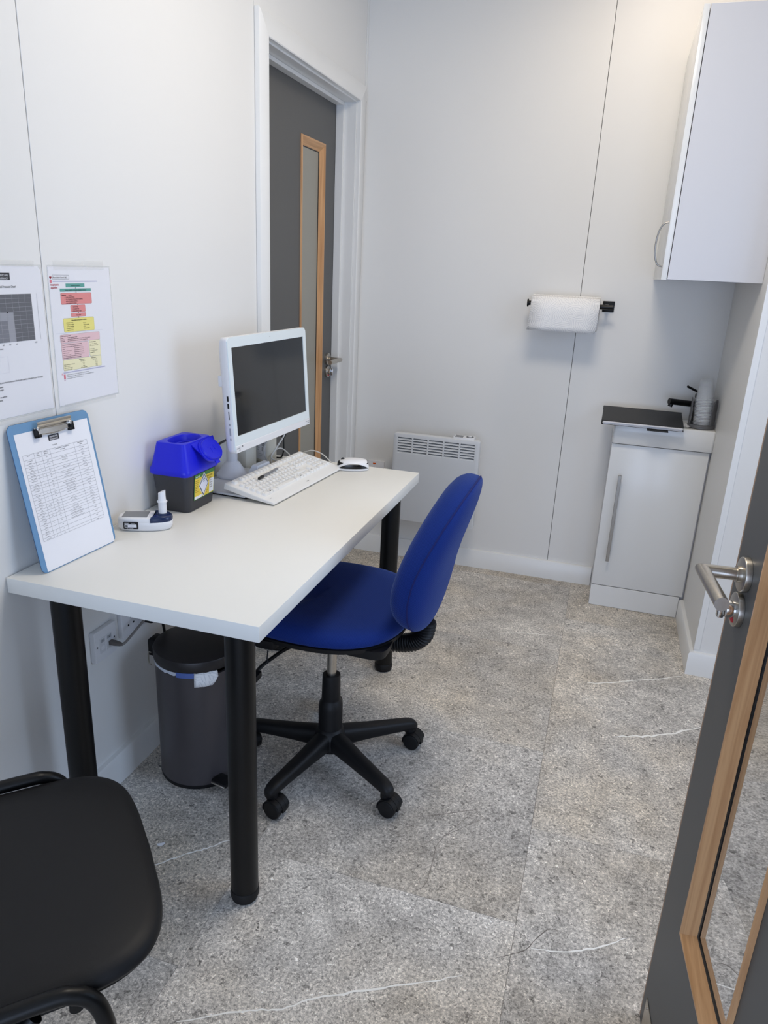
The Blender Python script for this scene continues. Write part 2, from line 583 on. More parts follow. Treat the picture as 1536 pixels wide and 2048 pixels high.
def floor():
    b = B(); box(b, (-0.2, YF, -0.06), (XE + .1, D + .1, -0.004))
    fl = struct('floor', b, GROUT, label='grey stone-look tiled vinyl floor')
    T, g = 0.6525, 0.0003
    xs = [0.0, 1.12 - T, 1.12, 1.12 + T, XE]
    for i in range(4):
        y0 = 0.193 if i % 2 == 1 else 0.506
        k0 = math.floor((YF - y0) / T)
        k = k0
        while y0 + k * T < D:
            ya, yb = max(YF, y0 + k * T), min(D, y0 + (k + 1) * T)
            xa, xb = xs[i], xs[i + 1]
            k += 1
            if yb - ya < .01: continue
            b = B()
            w, h = (xb - xa) / 2 - g, (yb - ya) / 2 - g
            box(b, (-w, -h, -0.004), (w, h, 0), 0.0004, 1)
            obj('tile', b, STONE, fl, ((xa + xb) / 2, (ya + yb) / 2, 0), smooth=0)
    # printed veins and cracks of the stone decor
    def vein(pts, w, m, name):
        P = catmull([(x, y, 0) for x, y in pts], 6)
        rnd = random.Random(len(pts) * 31 + int(pts[0][0] * 1000))
        b = B(); prev = None
        for i, p in enumerate(P):
            t = (P[min(i + 1, len(P) - 1)] - P[max(i - 1, 0)]).normalized()
            n = Vector((-t.y, t.x, 0))
            f = math.sin(math.pi * (0.08 + 0.9 * i / (len(P) - 1))) ** .5
            ww = w * f * rnd.uniform(.6, 1.25) / 2
            j = n * rnd.uniform(-.5, .5) * w
            q = [b.verts.new(p + j + n * ww + Vector((0, 0, 2.5e-4))), b.verts.new(p + j - n * ww + Vector((0, 0, 2.5e-4)))]
            if prev: b.faces.new((prev[0], q[0], q[1], prev[1]))
            prev = q
        obj(name, b, m, fl, smooth=0)
    vein([(.53, -.25), (.651, -.183), (.70, -.165), (.762, -.1204), (.864, -.0625), (.95, -.02), (1.031, .0286)], .0045, VEINW, 'stone_vein')
    vein([(.24, .04), (.2626, .0583), (.329, .1274), (.36, .155), (.40, .1987), (.46, .25)], .004, VEINW, 'stone_vein')
    vein([(1.327, 1.0068), (1.39, 1.03), (1.4536, 1.0605), (1.53, 1.11), (1.5988, 1.1675)], .009, VEINW, 'stone_vein')
    vein([(1.2328, 1.3079), (1.31, 1.34), (1.38, 1.38), (1.47, 1.43), (1.5683, 1.4905)], .006, VEINW, 'stone_vein')
    vein([(.86, 1.56), (.95, 1.60), (1.02, 1.62), (1.10, 1.63)], .005, VEINW, 'stone_vein')
    vein([(1.16, .14), (1.24, .16), (1.31, .20), (1.36, .24)], .004, VEINW, 'stone_vein')
    vein([(1.09, .09), (1.12, .11), (1.15, .135), (1.19, .20), (1.23, .205)], .002, VEIND, 'stone_crack')
    vein([(.874, .194), (.90, .23), (.90, .30), (.90, .37), (.93, .44), (.96, .50), (1.0, .53)], .0017, VEIND, 'stone_crack')
    vein([(.87, 1.35), (.95, 1.38), (1.05, 1.45), (1.13, 1.52)], .0017, VEIND, 'stone_crack')
    vein([(.97, 1.0), (1.02, 1.04), (1.06, 1.10), (1.10, 1.16)], .002, VEIND, 'stone_crack')
    vein([(.80, .43), (.86, .46), (.93, .50), (.98, .53)], .0017, VEIND, 'stone_crack')
    vein([(.86, .35), (.91, .40), (.97, .47), (1.02, .52)], .0015, VEIND, 'stone_crack')
floor()

def walls():
    P = 0.012
    g = 0.0011
    w = struct('wall_left', label='white panelled left wall')
    def back(name, m, parent, boxes):
        b = B()
        for lo, hi in boxes: box(b, lo, hi)
        return obj(name, b, m, parent, smooth=0)
    back('wall_core', SEAM, w, [((-.16, YF, 0), (-P, 1.225, CZ)), ((-.16, 1.225, 2.06), (-P, 2.126, CZ)), ((-.16, 2.126, 0), (-P, D, CZ))])
    def panel(parent, lo, hi):
        b = B(); box(b, lo, hi, 0.0007, 1); obj('panel', b, WALL, parent, smooth=0)
    for ya, yb, za, zb in ((YF, -1.003, 0, CZ), (-1.003, .1969, 0, CZ), (.1969, 1.1765, 0, CZ), (1.1765, 1.225, 0, 2.06), (1.1765, D, 2.06, CZ), (2.126, D, 0, 2.06)):
        panel(w, (-P, ya + g, za), (0, yb - g, zb))
    w = struct('wall_back', label='white panelled back wall')
    back('wall_core', SEAM, w, [((-.16, D + P, 0), (XE, D + .1, CZ))])
    panel(w, (0, D, 0), (.9962 - g, D + P, CZ)); panel(w, (.9962 + g, D, 0), (XR + .07, D + P, CZ))
    b = B(); box(b, (XR, YO, 0), (XR + .07, D, CZ)); struct('wall_right', b, WALL, label='short white wall beside the vanity unit')
    b = B(); box(b, (XR + .07, YO, 0), (XE, YO + .07, CZ)); struct('wall_alcove', b, WALL, label='white wall facing the entrance behind the open door')
    wy0, wy1, wz0, wz1 = -.15, .95, .62, 1.88
    b = B()
    for lo, hi in (((XE, YF, 0), (XE + .1, wy0, CZ)), ((XE, wy1, 0), (XE + .1, YO + .07, CZ)), ((XE, wy0, 0), (XE + .1, wy1, wz0)), ((XE, wy0, wz1), (XE + .1, wy1, CZ))): box(b, lo, hi)
    struct('wall_side', b, WALL)
    wn = struct('window_1', label='white framed side window behind the open door')
    for lo, hi in (((XE + .02, wy0, wz0), (XE + .08, wy0 + .05, wz1)), ((XE + .02, wy1 - .05, wz0), (XE + .08, wy1, wz1)), ((XE + .02, wy0 + .05, wz0), (XE + .08, wy1 - .05, wz0 + .05)), ((XE + .02, wy0 + .05, wz1 - .05), (XE + .08, wy1 - .05, wz1))):
        b = B(); box(b, lo, hi, .003, 1); obj('frame_bar', b, TRIMW, wn, smooth=0)
    b = B(); box(b, (XE + .046, wy0 + .05, wz0 + .05), (XE + .050, wy1 - .05, wz1 - .05)); obj('glass_pane', b, mat_glass('window_glass', (244, 247, 247)), wn, smooth=0)
    b = B(); box(b, (-.16, YF, CZ), (XE + .1, D + .1, CZ + .08)); struct('ceiling', b, CEIL)
    # corner strips
    b = B(); box(b, (XR - .0015, YO - .0025, .1), (XR + .0205, YO, CZ), .0008, 1)
    struct('trim_2', b, TRIMW, label='white corner strip on the wall edge')
    b = B(); box(b, (0, D - .02, 2.06), (.003, D, CZ), .0008, 1); struct('trim_3', b, TRIMW, label='white corner strip above the inner door')
    # skirting boards: flat face with a small splayed top
    def skirt(name, pts, label):
        b = B()
        prof = [(0, 0), (.0175, 0), (.0175, .084), (.013, .0905), (0, .0905)]
        rings = []
        n = len(pts)
        for i, p in enumerate(pts):
            p = Vector((*p, 0))
            a = (p - Vector((*pts[i - 1], 0))).normalized() if i else None
            c = (Vector((*pts[i + 1], 0)) - p).normalized() if i < n - 1 else None
            na = Vector((a.y, -a.x, 0)) if a else None
            nc = Vector((c.y, -c.x, 0)) if c else None
            m = ((na or nc) + (nc or na)).normalized()
            k = 1 / m.dot(na or nc)
            rings.append([p + m * (k * d) + Vector((0, 0, z)) for d, z in prof])
        loft(b, rings)
        struct(name, b, TRIMW, label=label)
    skirt('baseboard_left', [(0, YF), (0, 1.1755)], 'white skirting board along the left wall')
    skirt('baseboard_back', [(0.019, D), (1.205, D)], 'white skirting board along the back wall')
    skirt('baseboard_right', [(XR, 1.998), (XR, YO), (XE, YO)], 'white skirting board turning the corner beside the vanity')
walls()

# ------------------------------------------------------------------ doors (local s: from lock edge, d: out of the face, z)
def mitred(bm, s0, z0, s1, z1, prof, M, side):
    """one side of a mitred rectangular frame; prof = (inward, outward) points"""
    A = {'bottom': ((s0, z0), (s1, z0), (0, 1)), 'top': ((s1, z1), (s0, z1), (0, -1)),
         'start': ((s0, z1), (s0, z0), (1, 0)), 'end': ((s1, z0), (s1, z1), (-1, 0))}[side]
    p, q, n = (Vector(A[0]), Vector(A[1]), Vector(A[2]))
    t = (q - p).normalized()
    r0 = [Vector(((p + (n + t) * w).x, d, (p + (n + t) * w).y)) for w, d in prof]
    r1 = [Vector(((q + (n - t) * w).x, d, (q + (n - t) * w).y)) for w, d in prof]
    loft(bm, [r0, r1], True, True, M)

def door_leaf(root, M, W, glassmat, kick=False):
    s0, s1, z0, z1 = .130, .380, .356, 1.857
    ins = .012
    b = B()   # leaf with an opening for the vision panel
    for lo, hi in (((.007, -.044, .006), (s0 + ins, 0, 2.026)), ((s1 - ins, -.044, .006), (W, 0, 2.026)),
                   ((s0 + ins, -.044, .006), (s1 - ins, 0, z0 + ins)), ((s0 + ins, -.044, z1 - ins), (s1 - ins, 0, 2.026))):
        box(b, lo, hi, M=M)
    obj('leaf', b, DOORG, root, smooth=0)
    b = B(); box(b, (0, -.0437, .006), (.007, -.0003, 2.026), .0008, 1, M); obj('lipping', b, LIP, root, smooth=0, label='brown timber edge')
    prof = [(0, .0005), (.002, .006), (.009, .006), (.016, .001), (.018, -.016), (.0125, -.016), (.0125, .0005)]
    prof = [(0, .0003), (.0015, .005), (.008, .006), (.010, .005), (.034, -.012), (.034, -.0138), (.0128, -.0138), (.0128, .0003)]
    for sd in ('bottom', 'top', 'start', 'end'):
        b = B(); mitred(b, s0, z0, s1, z1, prof, M, sd)
        obj('bead', b, MAPLEX if sd in ('bottom', 'top') else MAPLE, root, smooth=30, label='pale wooden glazing bead')
    back = [(0, -.0443), (.0015, -.049), (.008, -.050), (.010, -.049), (.034, -.0225), (.034, -.0207), (.0128, -.0207), (.0128, -.0443)]
    b = B()
    for sd in ('bottom', 'top', 'start', 'end'): mitred(b, s0, z0, s1, z1, back, M, sd)
    obj('back_bead', b, MAPLE, root, smooth=30)
    b = B()
    gp = [(.0338, -.0118), (.0375, -.0128), (.0375, -.0138), (.0335, -.0138)]
    for sd in ('bottom', 'top', 'start', 'end'): mitred(b, s0, z0, s1, z1, gp, M, sd)
    obj('gasket', b, GASKET, root, label='black glazing strip')
    b = B(); box(b, (s0 + .0135, -.0204, z0 + .0135), (s1 - .0135, -.0140, z1 - .0135), M=M)
    obj('glass_pane', b, glassmat, root, smooth=0)
    # lever handle
    sh, zh = .062, .978
    b = B()
    rcyl(b, (sh, 0.0003, zh), (sh, .0095, zh), .0265, .0015, 36, M)
    cyl(b, (sh, .009, zh), (sh, .016, zh), .0125, n=24, M=M)
    ro = obj('rose', b, STEEL, root, label='round brushed steel rose')
    b = B(); tube(b, [(sh, .014, zh), (sh, .062, zh), (sh + .122, .062, zh)], .0098, 24, M)
    obj('lever', b, STEEL, ro, label='brushed steel lever')
    zt = .921
    b = B()
    rcyl(b, (sh, .0003, zt), (sh, .0085, zt), .0265, .0012, 36, M)
    t = obj('thumb_turn_rose', b, STEEL, root)
    b = B(); rcyl(b, (sh, .0086, zt), (sh, .0215, zt), .0135, .001, 28, M)
    box(b, (sh - .0055, .0214, zt - .0155), (sh + .0055, .0310, zt + .0155), .0025, 2, M)
    obj('thumb_turn', b, CHROME, t)
    b = B(); prism(b, [(sh + .0205 * math.cos(R(a)), zt + .0205 * math.sin(R(a))) for a in range(240, 301, 10)] + [(sh + .014 * math.cos(R(a)), zt + .014 * math.sin(R(a))) for a in range(300, 239, -10)],
                    0, .0004, M @ basis((0, .0086, 0), Vector((1, 0, 0)), Vector((0, 0, 1)), Vector((0, 1, 0))))
    obj('indicator', b, ink((214, 40, 52)), t, label='red engaged indicator')
    if kick:
        b = B(); box(b, (.030, .0002, .008), (W - .03, .0015, .0855), .0005, 1, M)
        kp = obj('kick_plate', b, STEEL, root, smooth=0, label='brushed steel kick plate')
        for ss in (.042, .30, W - .05):
            b = B(); rcyl(b, (ss, .0015, .073), (ss, .0028, .073), .0035, .0008, 12, M)
            obj('screw', b, STEEL, kp)

def door_frosted():
    root = struct('door_1', label='closed grey inner door with a narrow frosted vision panel', loc=(-.086, 2.109, 0))
    M = basis((0, 0, 0), Vector((0, -1, 0)), Vector((1, 0, 0)), Vector((0, 0, 1)))
    door_leaf(root, M, .857, mat('frosted_glass', (150, 148, 138), 0.32, spec=0.5))
    # lining, stops, architrave
    fr = struct('trim_1', label='white lining, stops and architrave around the inner door')
    def part(n, lo, hi, bev=.001):
        b = B(); box(b, lo, hi, bev, 1); obj(n, b, TRIMW, fr, smooth=0)
    part('lining', (-.16, 1.2255, 0), (-.0003, 1.250, 2.0605)); part('lining', (-.16, 2.1115, 0), (-.0003, 2.1255, 2.0605))
    part('lining', (-.16, 1.2505, 2.0355), (-.0003, 2.111, 2.0605))
    part('stop', (-.0855, 1.2505, 0), (-.052, 1.263, 2.035)); part('stop', (-.0855, 2.096, 0), (-.052, 2.111, 2.035))
    part('stop', (-.0855, 1.2632, 2.0215), (-.052, 2.0958, 2.035))
    yi0, yi1, zi, w = 1.243, 2.1175, 2.041, .066
    prof = [(0, 0.0002), (.001, .0165), (.004, .0185), (.060, .0185), (.066, .0155), (.066, .0002)]
    # mitred architrave: legs and head as extruded profiles
    def arch(p, q, n, e0, e1):
        b = B()
        r0 = [Vector((d, p[0] + n[0] * x + e0[0] * x, p[1] + n[1] * x + e0[1] * x)) for x, d in prof]
        r1 = [Vector((d, q[0] + n[0] * x + e1[0] * x, q[1] + n[1] * x + e1[1] * x)) for x, d in prof]
        loft(b, [r0, r1]); obj('architrave', b, TRIMW, fr, smooth=30)
    arch((yi0, 0), (yi0, zi), (-1, 0), (0, 0), (0, 1))
    arch((yi1, 0), (yi1, zi), (1, 0), (0, 0), (0, 1))
    arch((yi0 + .0003, zi), (yi1 - .0003, zi), (0, 1), (-1, 0), (1, 0))
    # the room behind the frosted pane is only a closed dark space
    b = B(); box(b, (-.55, 1.15, 0), (-.53, 2.2, 2.2)); struct('wall_beyond', b, WALL)
door_frosted()

def door_open():
    th = R(-84.4)
    u = Vector((math.cos(th), math.sin(th), 0))
    nv = Vector((math.sin(th), -math.cos(th), 0))
    root = struct('door_2', label='open grey entrance door with a wood-beaded glass panel and steel lever', loc=(1.3816, .0603, 0))
    M = basis((0, 0, 0), u, nv, Vector((0, 0, 1)))
    door_leaf(root, M, .857, mat_glass('clear_door_glass', (236, 240, 240)), kick=True)
door_open()

# ------------------------------------------------------------------ desk
DZ = .733
def desk():
    t = thing('desk', 'white rectangular desk on four black tubular legs', 'desk', (.294, .6, 0))
    b = B(); box(b, (-.2915, -.6, .6987), (.2935, .6012, DZ), .0012, 2)
    top = obj('tabletop', b, DESKW, t)
    for x, y in ((.515, .058), (.515, 1.132), (.094, .060), (.094, 1.132)):
        b = B(); lathe(b, [(.031, .022), (.031, .6985)], 36); cyl(b, (0, 0, .690), (0, 0, .6986), .045, n=36)
        lg = obj('leg', b, BLKM, t, (x - .294, y - .6, 0), label='black tubular leg')
        b = B(); lathe(b, [(.027, 0), (.0295, .003), (.0295, .010), (.0325, .012), (.0325, .028), (.0315, .030)], 36)
        obj('foot', b, BLKP, lg)
desk()

# ------------------------------------------------------------------ office chair
def office_chair():
    cx, cy = .523, .572
    t = thing('office_chair', 'blue fabric swivel office chair with black five-star base at the desk', 'chair', (cx, cy, 0))
    def L(x, y, z): return Vector((x - cx, y - cy, z))
    # seat
    sx, sy = .488, .632
    rings = []
    for k, z in ((.80, .474), (.95, .472), (.99, .478), (1.0, .489), (.992, .501), (.955, .512), (.86, .519), (.66, .520), (.4, .516), (.15, .514)):
        rings.append([L(sx + x * k, sy + y * k, z - (.030 * max(0, -x / .235 - .45) if z > .48 else .0)) for x, y in superell(.243, .245, 2.6, 56)])
    b = B(); loft(b, rings); obj('seat', b, BLUEF, t, smooth=60, label='blue upholstered seat')
    b = B()
    loft(b, [[L(sx + x * k, sy + y * k, z) for x, y in superell(.239, .241, 2.6, 48)] for k, z in ((.70, .444), (.90, .449), (.985, .459), (1.0, .472), (.985, .4735))])
    obj('seat_pan', b, BLKP, t, label='black plastic seat pan')
    b = B()
    box(b, L(.44, .52, .392), L(.62, .64, .446), .012, 3)
    loft(b, [[L(.645 + x * k, .50 + y * k, z) for x, y in superell(.062, .055, 4, 28)] for k, z in ((.9, .437), (1, .441), (1.08, .466))])
    loft(b, [[L(.40 + x * k, .425 + y * k, z) for x, y in superell(.032, .03, 4, 28)] for k, z in ((.9, .440), (1, .444), (1.08, .466))])
    obj('tilt_mechanism', b, BLKP, t, label='black mechanism housing under the seat')
    # backrest: boxy front cushion and rear cover share a rim; profile leans back in its upper half
    by = .600
    rim = [(.470, .7715), (.53, .7735), (.58, .776), (.64, .784), (.70, .799), (.765, .825), (.83, .852), (.90, .882), (.93, .895)]
    def xr0(z):
        for (z0, x0), (z1, x1) in zip(rim, rim[1:]):
            if z <= z1: return x0 + (x1 - x0) * (z - z0) / (z1 - z0)
        return rim[-1][1]
    def xr(z): return sum(xr0(z + d) for d in (-.03, -.015, 0, .015, .03)) / 5
    zc, hz, hy = .699, .204, .196
    na = 64
    def pt(r, a, side):
        c, s = math.cos(a), math.sin(a)
        n = 2.35
        y = hy * r * math.copysign(abs(c) ** (2 / n), c)
        z = zc + hz * r * math.copysign(abs(s) ** (2 / n), s)
        y *= 1 - .10 * max(0, (z - zc) / hz)
        dz = (xr(z + .01) - xr(z - .01)) / .02
        nrm = Vector((1, 0, -dz)).normalized()
        base = xr(z) - .35 * y * y
        up = max(0, (z - zc) / hz)
        if side < 0: off = -(.064 + .010 * math.exp(-((z - .58) / .08) ** 2)) * (1 - r ** 6.5) ** .48 * (1 - .10 * (y / hy) ** 2)
        else: off = (.038 + .006 * math.exp(-((z - .62) / .08) ** 2) - .016 * up ** 1.2) * (1 - r ** 5.0) ** .46
        return L(base, by + y, z) + nrm * off
    for side, name in ((-1, 'backrest'), (1, 'back_cover')):
        b = B()
        rings = [[pt(r, 2 * math.pi * i / na, side) for i in range(na)] for r in (1, .997, .99, .975, .95, .91, .85, .75, .6, .4, .2, .02)]
        loft(b, rings, False, True)
        obj(name, b, BLUEF, t, smooth=80, label='blue upholstered backrest' if side < 0 else 'blue fabric back cover')
    b = B()
    pts = [pt(1.0, 2 * math.pi * i / na, 1) for i in range(na)]
    cen = sum(pts, Vector()) / na
    rr = []
    for i, p in enumerate(pts):
        tng = (pts[(i + 1) % na] - pts[i - 1]).normalized()
        x = (p - cen); x = (x - tng * x.dot(tng)).normalized(); y = tng.cross(x)
        rr.append(ring_pts(p, x, y, .0022, 8))
    vr = [[b.verts.new(q) for q in r] for r in rr]
    for i in range(na):
        a, c = vr[i], vr[(i + 1) % na]
        for j in range(8): b.faces.new((a[j], a[(j + 1) % 8], c[(j + 1) % 8], c[j]))
    obj('piping', b, PIPING, t, label='dark blue seam piping')
    # corrugated boot on the back stem
    path = catmull([L(.61, .60, .425), L(.67, .60, .417), L(.71, .60, .418), L(.748, .60, .430), L(.774, .60, .456), L(.781, .60, .500)], 26)
    b = B(); tube(b, path, lambda s: .0235 + .0032 * math.sin(s * 2 * math.pi * 26), 18)
    obj('bellows', b, BLKP, t, smooth=80, label='black corrugated rubber boot')
    # column
    b = B(); lathe(b, [(.0135, .26), (.0135, .45)], 24); obj('gas_lift', b, STEEL, t, label='steel gas lift rod')
    b = B()
    lathe(b, [(.034, .075), (.0345, .19), (.033, .205), (.0275, .214), (.0265, .216), (.0262, .218), (.0268, .220), (.0255, .29), (.0245, .296), (.016, .296)], 32)
    obj('column_cover', b, BLKP, t, label='black telescopic column cover')
    b = B(); lathe(b, [(.03, .052), (.046, .060), (.050, .078), (.046, .105), (.036, .124), (.033, .126)], 32); obj('hub', b, BLKP, t)
    # levers
    b = B(); tube(b, catmull([L(.46, .56, .41), L(.43, .48, .408), L(.40, .40, .395), L(.392, .365, .385)], 5), .005, 8)
    box(b, L(.374, .335, .374), L(.408, .372, .392), .004, 2); obj('adjustment_lever', b, BLKP, t)
    b = B(); tube(b, catmull([L(.47, .56, .405), L(.44, .44, .42), L(.412, .40, .405), L(.405, .41, .43)], 6), .0018, 6); obj('lever_cable', b, BLKP, t)
    for k in range(5):
        a = R(255 + 72 * k)
        ux = Vector((math.cos(a), math.sin(a), 0)); uy = Vector((-math.sin(a), math.cos(a), 0)); uz = Vector((0, 0, 1))
        b = B()
        rings = []
        for r, zc_, w, h in ((.022, .088, .056, .064), (.06, .087, .052, .056), (.12, .084, .046, .046), (.20, .080, .040, .038), (.245, .077, .037, .035), (.262, .0745, .034, .032), (.272, .071, .028, .026), (.277, .068, .016, .018)):
            rings.append([ux * r + uy * x + uz * (zc_ + y) for x, y in superell(w / 2, h / 2, 2.8, 20)])
        loft(b, rings)
        cyl(b, ux * .256 + uz * .048, ux * .256 + uz * .075, .0155, n=20)
        lg = obj('leg', b, BLKP, t, smooth=60)
        # caster: hood and two wheels
        ca = R([-14, -14, -10, 20, -30][k])
        vx = Vector((math.cos(ca), math.sin(ca), 0)); vy = Vector((-math.sin(ca), math.cos(ca), 0))
        c0 = ux * .256 + vx * .013
        MM = basis(c0, vx, vy, uz)
        b = B()
        hood = [(.029 * math.cos(R(q)), .0255 + .029 * math.sin(R(q))) for q in range(-10, 191, 12)]
        hood = hood + [(-.008, .022), (.008, .022)]
        prism(b, hood, -.007, .007, MM @ basis((0, 0, 0), Vector((1, 0, 0)), uz, Vector((0, -1, 0))))
        for s_ in (-1, 1):
            lathe_M = MM @ basis((0, 0, .0255), Vector((1, 0, 0)), uz, Vector((0, -1, 0)))
            arc = [(.0285 * math.cos(R(q)), .0285 * math.sin(R(q))) for q in range(15, 196, 12)] + [(.0262 * math.cos(R(q)), .0262 * math.sin(R(q))) for q in range(195, 14, -12)]
            prism(b, arc, s_ * .008, s_ * .0225, lathe_M)
        obj('caster_hood', b, BLKP, lg)
        b = B()
        for s_ in (-1, 1):
            lm = MM @ basis((0, 0, .0255), Vector((1, 0, 0)), uz, Vector((0, -1, 0)))
            rcyl(b, (0, 0, s_ * .0076), (0, 0, s_ * .0235), .0252, .003, 28, lm)
        obj('caster', b, BLKG if False else BLKP, lg)
office_chair()

# ------------------------------------------------------------------ visitor chair (front left, cropped by the frame)
def visitor_chair():
    t = thing('visitor_chair', 'black vinyl visitor chair with black tubular frame in the near corner', 'chair', (.365, -.4426, 0), R(45))
    # local x forward, y left
    def outline(k):
        out = []
        for x, y in superell(.207 * k, .229 * k, 4.8, 72):
            y2 = y * (1 - .05 * max(0, -x) / .207) 
            out.append((x + (.008 + .010 * (1 - (y / .229) ** 2)) * max(0, x / .207), y2))
        return out
    b = B()
    loft(b, [[Vector((x, y, z)) for x, y in outline(k)] for k, z in ((.80, .437), (.95, .436), (.99, .440), (1.0, .447), (.99, .455), (.965, .461), (.90, .466), (.7, .470), (.4, .470), (.1, .469))])
    obj('seat', b, VINYL, t, smooth=70, label='black vinyl seat')
    b = B(); loft(b, [[Vector((x, y, z)) for x, y in outline(k)] for k, z in ((.93, .424), (.955, .427), (.955, .437))])
    obj('seat_pan', b, BLKP, t)
    for s in (1, -1):
        b = B()
        pts = [(.150, s * .256, .012), (.135, s * .252, .20), (.122, s * .246, .36), (.116, s * .243, .415), (.104, s * .239, .446), (.082, s * .236, .462), (.05, s * .234, .467), (-.08, s * .232, .466),
               (-.20, s * .228, .468), (-.25, s * .224, .485), (-.272, s * .220, .53), (-.295, s * .215, .68), (-.315, s * .21, .80)]
        tube(b, catmull(pts, 6), .0118, 16); obj('side_frame', b, BLKM, t, smooth=60, label='black tubular side frame')
        b = B(); tube(b, catmull([(.035, s * .226, .440), (.0, s * .230, .40), (-.12, s * .242, .22), (-.25, s * .254, .012)], 6), .0112, 14); obj('leg', b, BLKM, t)
        for x, y in ((.150, .256), (-.25, .254)):
            b = B(); lathe(b, [(.012, 0), (.015, .002), (.015, .022), (.0122, .026)], 16); obj('foot', b, BLKP, t, (x, s * y, 0))
    for x in (.085, -.12):
        b = B(); tube(b, [(x, -.228, .428), (x, .228, .428)], .0095, 12)
        obj('cross_bar', b, BLKM, t)
    b = B()
    M = Matrix.Translation((-.298, 0, .70)) @ Matrix.Rotation(R(-9), 4, 'Y')
    loft(b, [[Vector((x, y, z)) for y, z in superell(.225 * k, .14 * k, 3, 40)] for k, x in ((.9, -.018), (1, -.01), (1, .004), (.95, .016), (.6, .022), (.1, .022))], True, True, M)
    obj('backrest', b, VINYL, t, smooth=60)
visitor_chair()

# ------------------------------------------------------------------ pedal bin with liner and tissue
def bin_():
    c = (.181, .437)
    t = thing('pedal_bin', 'tall dark grey pedal bin with closed lid under the desk', 'bin', (*c, 0), R(0))
    b = B(); lathe(b, [(.108, .008), (.113, .012), (.1135, .340), (.1125, .352), (.106, .352), (.105, .05)], 56, cap1=False)
    obj('body', b, BINM, t, smooth=50)
    b = B(); lathe(b, [(.106, 0), (.1125, .001), (.1135, .006), (.1135, .012), (.108, .014)], 56); obj('base_ring', b, BLKP, t)
    b = B()
    Ml = Matrix.Translation((0, 0, .366))
    lathe(b, [(.112, 0), (.1165, .001), (.1172, .005), (.1172, .026), (.1155, .030), (.112, .0315), (.09, .036), (.05, .041), (.01, .042)], 56, Ml)
    obj('lid', b, mat('dark_bin_lid', (46, 43, 43), .4, .3), t, smooth=40)
    hd = Vector((-.86, .0, 0)).normalized()
    b = B(); box(b, (-.145, -.022, .335), (-.110, .022, .385), .005, 2); obj('hinge', b, BLKP, t)
    b = B(); tube(b, catmull([(-.128, -.03, .352), (-.136, -.03, .350), (-.137, -.03, .318), (-.129, -.03, .314)], 4), .0018, 8); obj('hinge_wire', b, STEEL, t, label='bright wire hinge clip')
    # liner peeping out under the lid
    b = B(); rnd = random.Random(3)
    n = 40
    r0 = [Vector((.1145 * math.cos(a), .1145 * math.sin(a), .364)) for a in [R(175 + 150 * i / n) for i in range(n + 1)]]
    r1 = [Vector((.1152 * math.cos(a), .1152 * math.sin(a), .3560 + rnd.uniform(-.0025, .0015))) for a in [R(175 + 150 * i / n) for i in range(n + 1)]]
    v0 = [b.verts.new(p) for p in r0]; v1 = [b.verts.new(p) for p in r1]
    for i in range(n): b.faces.new((v0[i], v0[i + 1], v1[i + 1], v1[i]))
    obj('liner', b, mat('pale_bag', (200, 205, 214), .4), t, label='pale plastic liner edge')
    b = B()
    for i in range(6):
        a0, a1 = R(272 + 4 * i), R(276 + 4 * i)
        b.faces.new([b.verts.new((.1158 * math.cos(a), .1158 * math.sin(a), z)) for a, z in ((a0, .351), (a1, .351), (a1, .366), (a0, .366))])
    obj('liner_patch', b, mat('blue_bag', (84, 106, 170), .4), t, label='blue patch of the liner')
    b = B(); box(b, (.100, -.075, .026), (.152, -.035, .037), .004, 2, Matrix.Rotation(R(-12), 4, 'Z'))
    pd = obj('pedal', b, BLKP, t, label='black foot pedal')
    b = B(); box(b, (.104, -.079, .0285), (.150, -.0745, .0335), .001, 1, Matrix.Rotation(R(-12), 4, 'Z')); obj('pedal_rim', b, STEEL, pd)
    # tissue hanging out
    b = B()
    cols = []
    for i in range(9):
        a = R(296 + 30 * i / 8)
        wob = .0018 * math.sin(i * 1.9)
        top, bot = .366, .3275 + .0012 * math.sin(i * 1.7) + (.022 if i == 8 else .010 if i == 7 else 0)
        cols.append([b.verts.new(((.1155 + wob + .005 * k) * math.cos(a), (.1155 + wob + .005 * k) * math.sin(a), top + (bot - top) * k)) for k in (0, .33, .66, 1)])
    for p, q in zip(cols, cols[1:]):
        for k in range(3): b.faces.new((p[k], q[k], q[k + 1], p[k + 1]))
    a = R(332)
    o = obj('paper_towel_scrap', b, TOWEL, None, (*c, 0), smooth=60, label='crumpled white paper towel hanging out of the bin lid', cat='tissue')
    m = o.modifiers.new('thickness', 'SOLIDIFY'); m.thickness = .0006; m.offset = 1
bin_()

# ------------------------------------------------------------------ sockets
def socket(name, label, M, w, h, d, build):
    t = thing(name, label, 'socket', M=M)
    b = B(); rslab(b, w, h, .005, 0.0002, d, .0022); pl = obj('face_plate', b, WHP, t)
    build(t, d)
    return t

def wall_M(y, z):  # on the left wall: u along +y, v up, w out of the wall
    return basis((0, y, z), Vector((0, 1, 0)), Vector((0, 0, 1)), Vector((1, 0, 0)))
def back_M(x, z):
    return basis((x, D, z), Vector((1, 0, 0)), Vector((0, 0, 1)), Vector((0, -1, 0)))

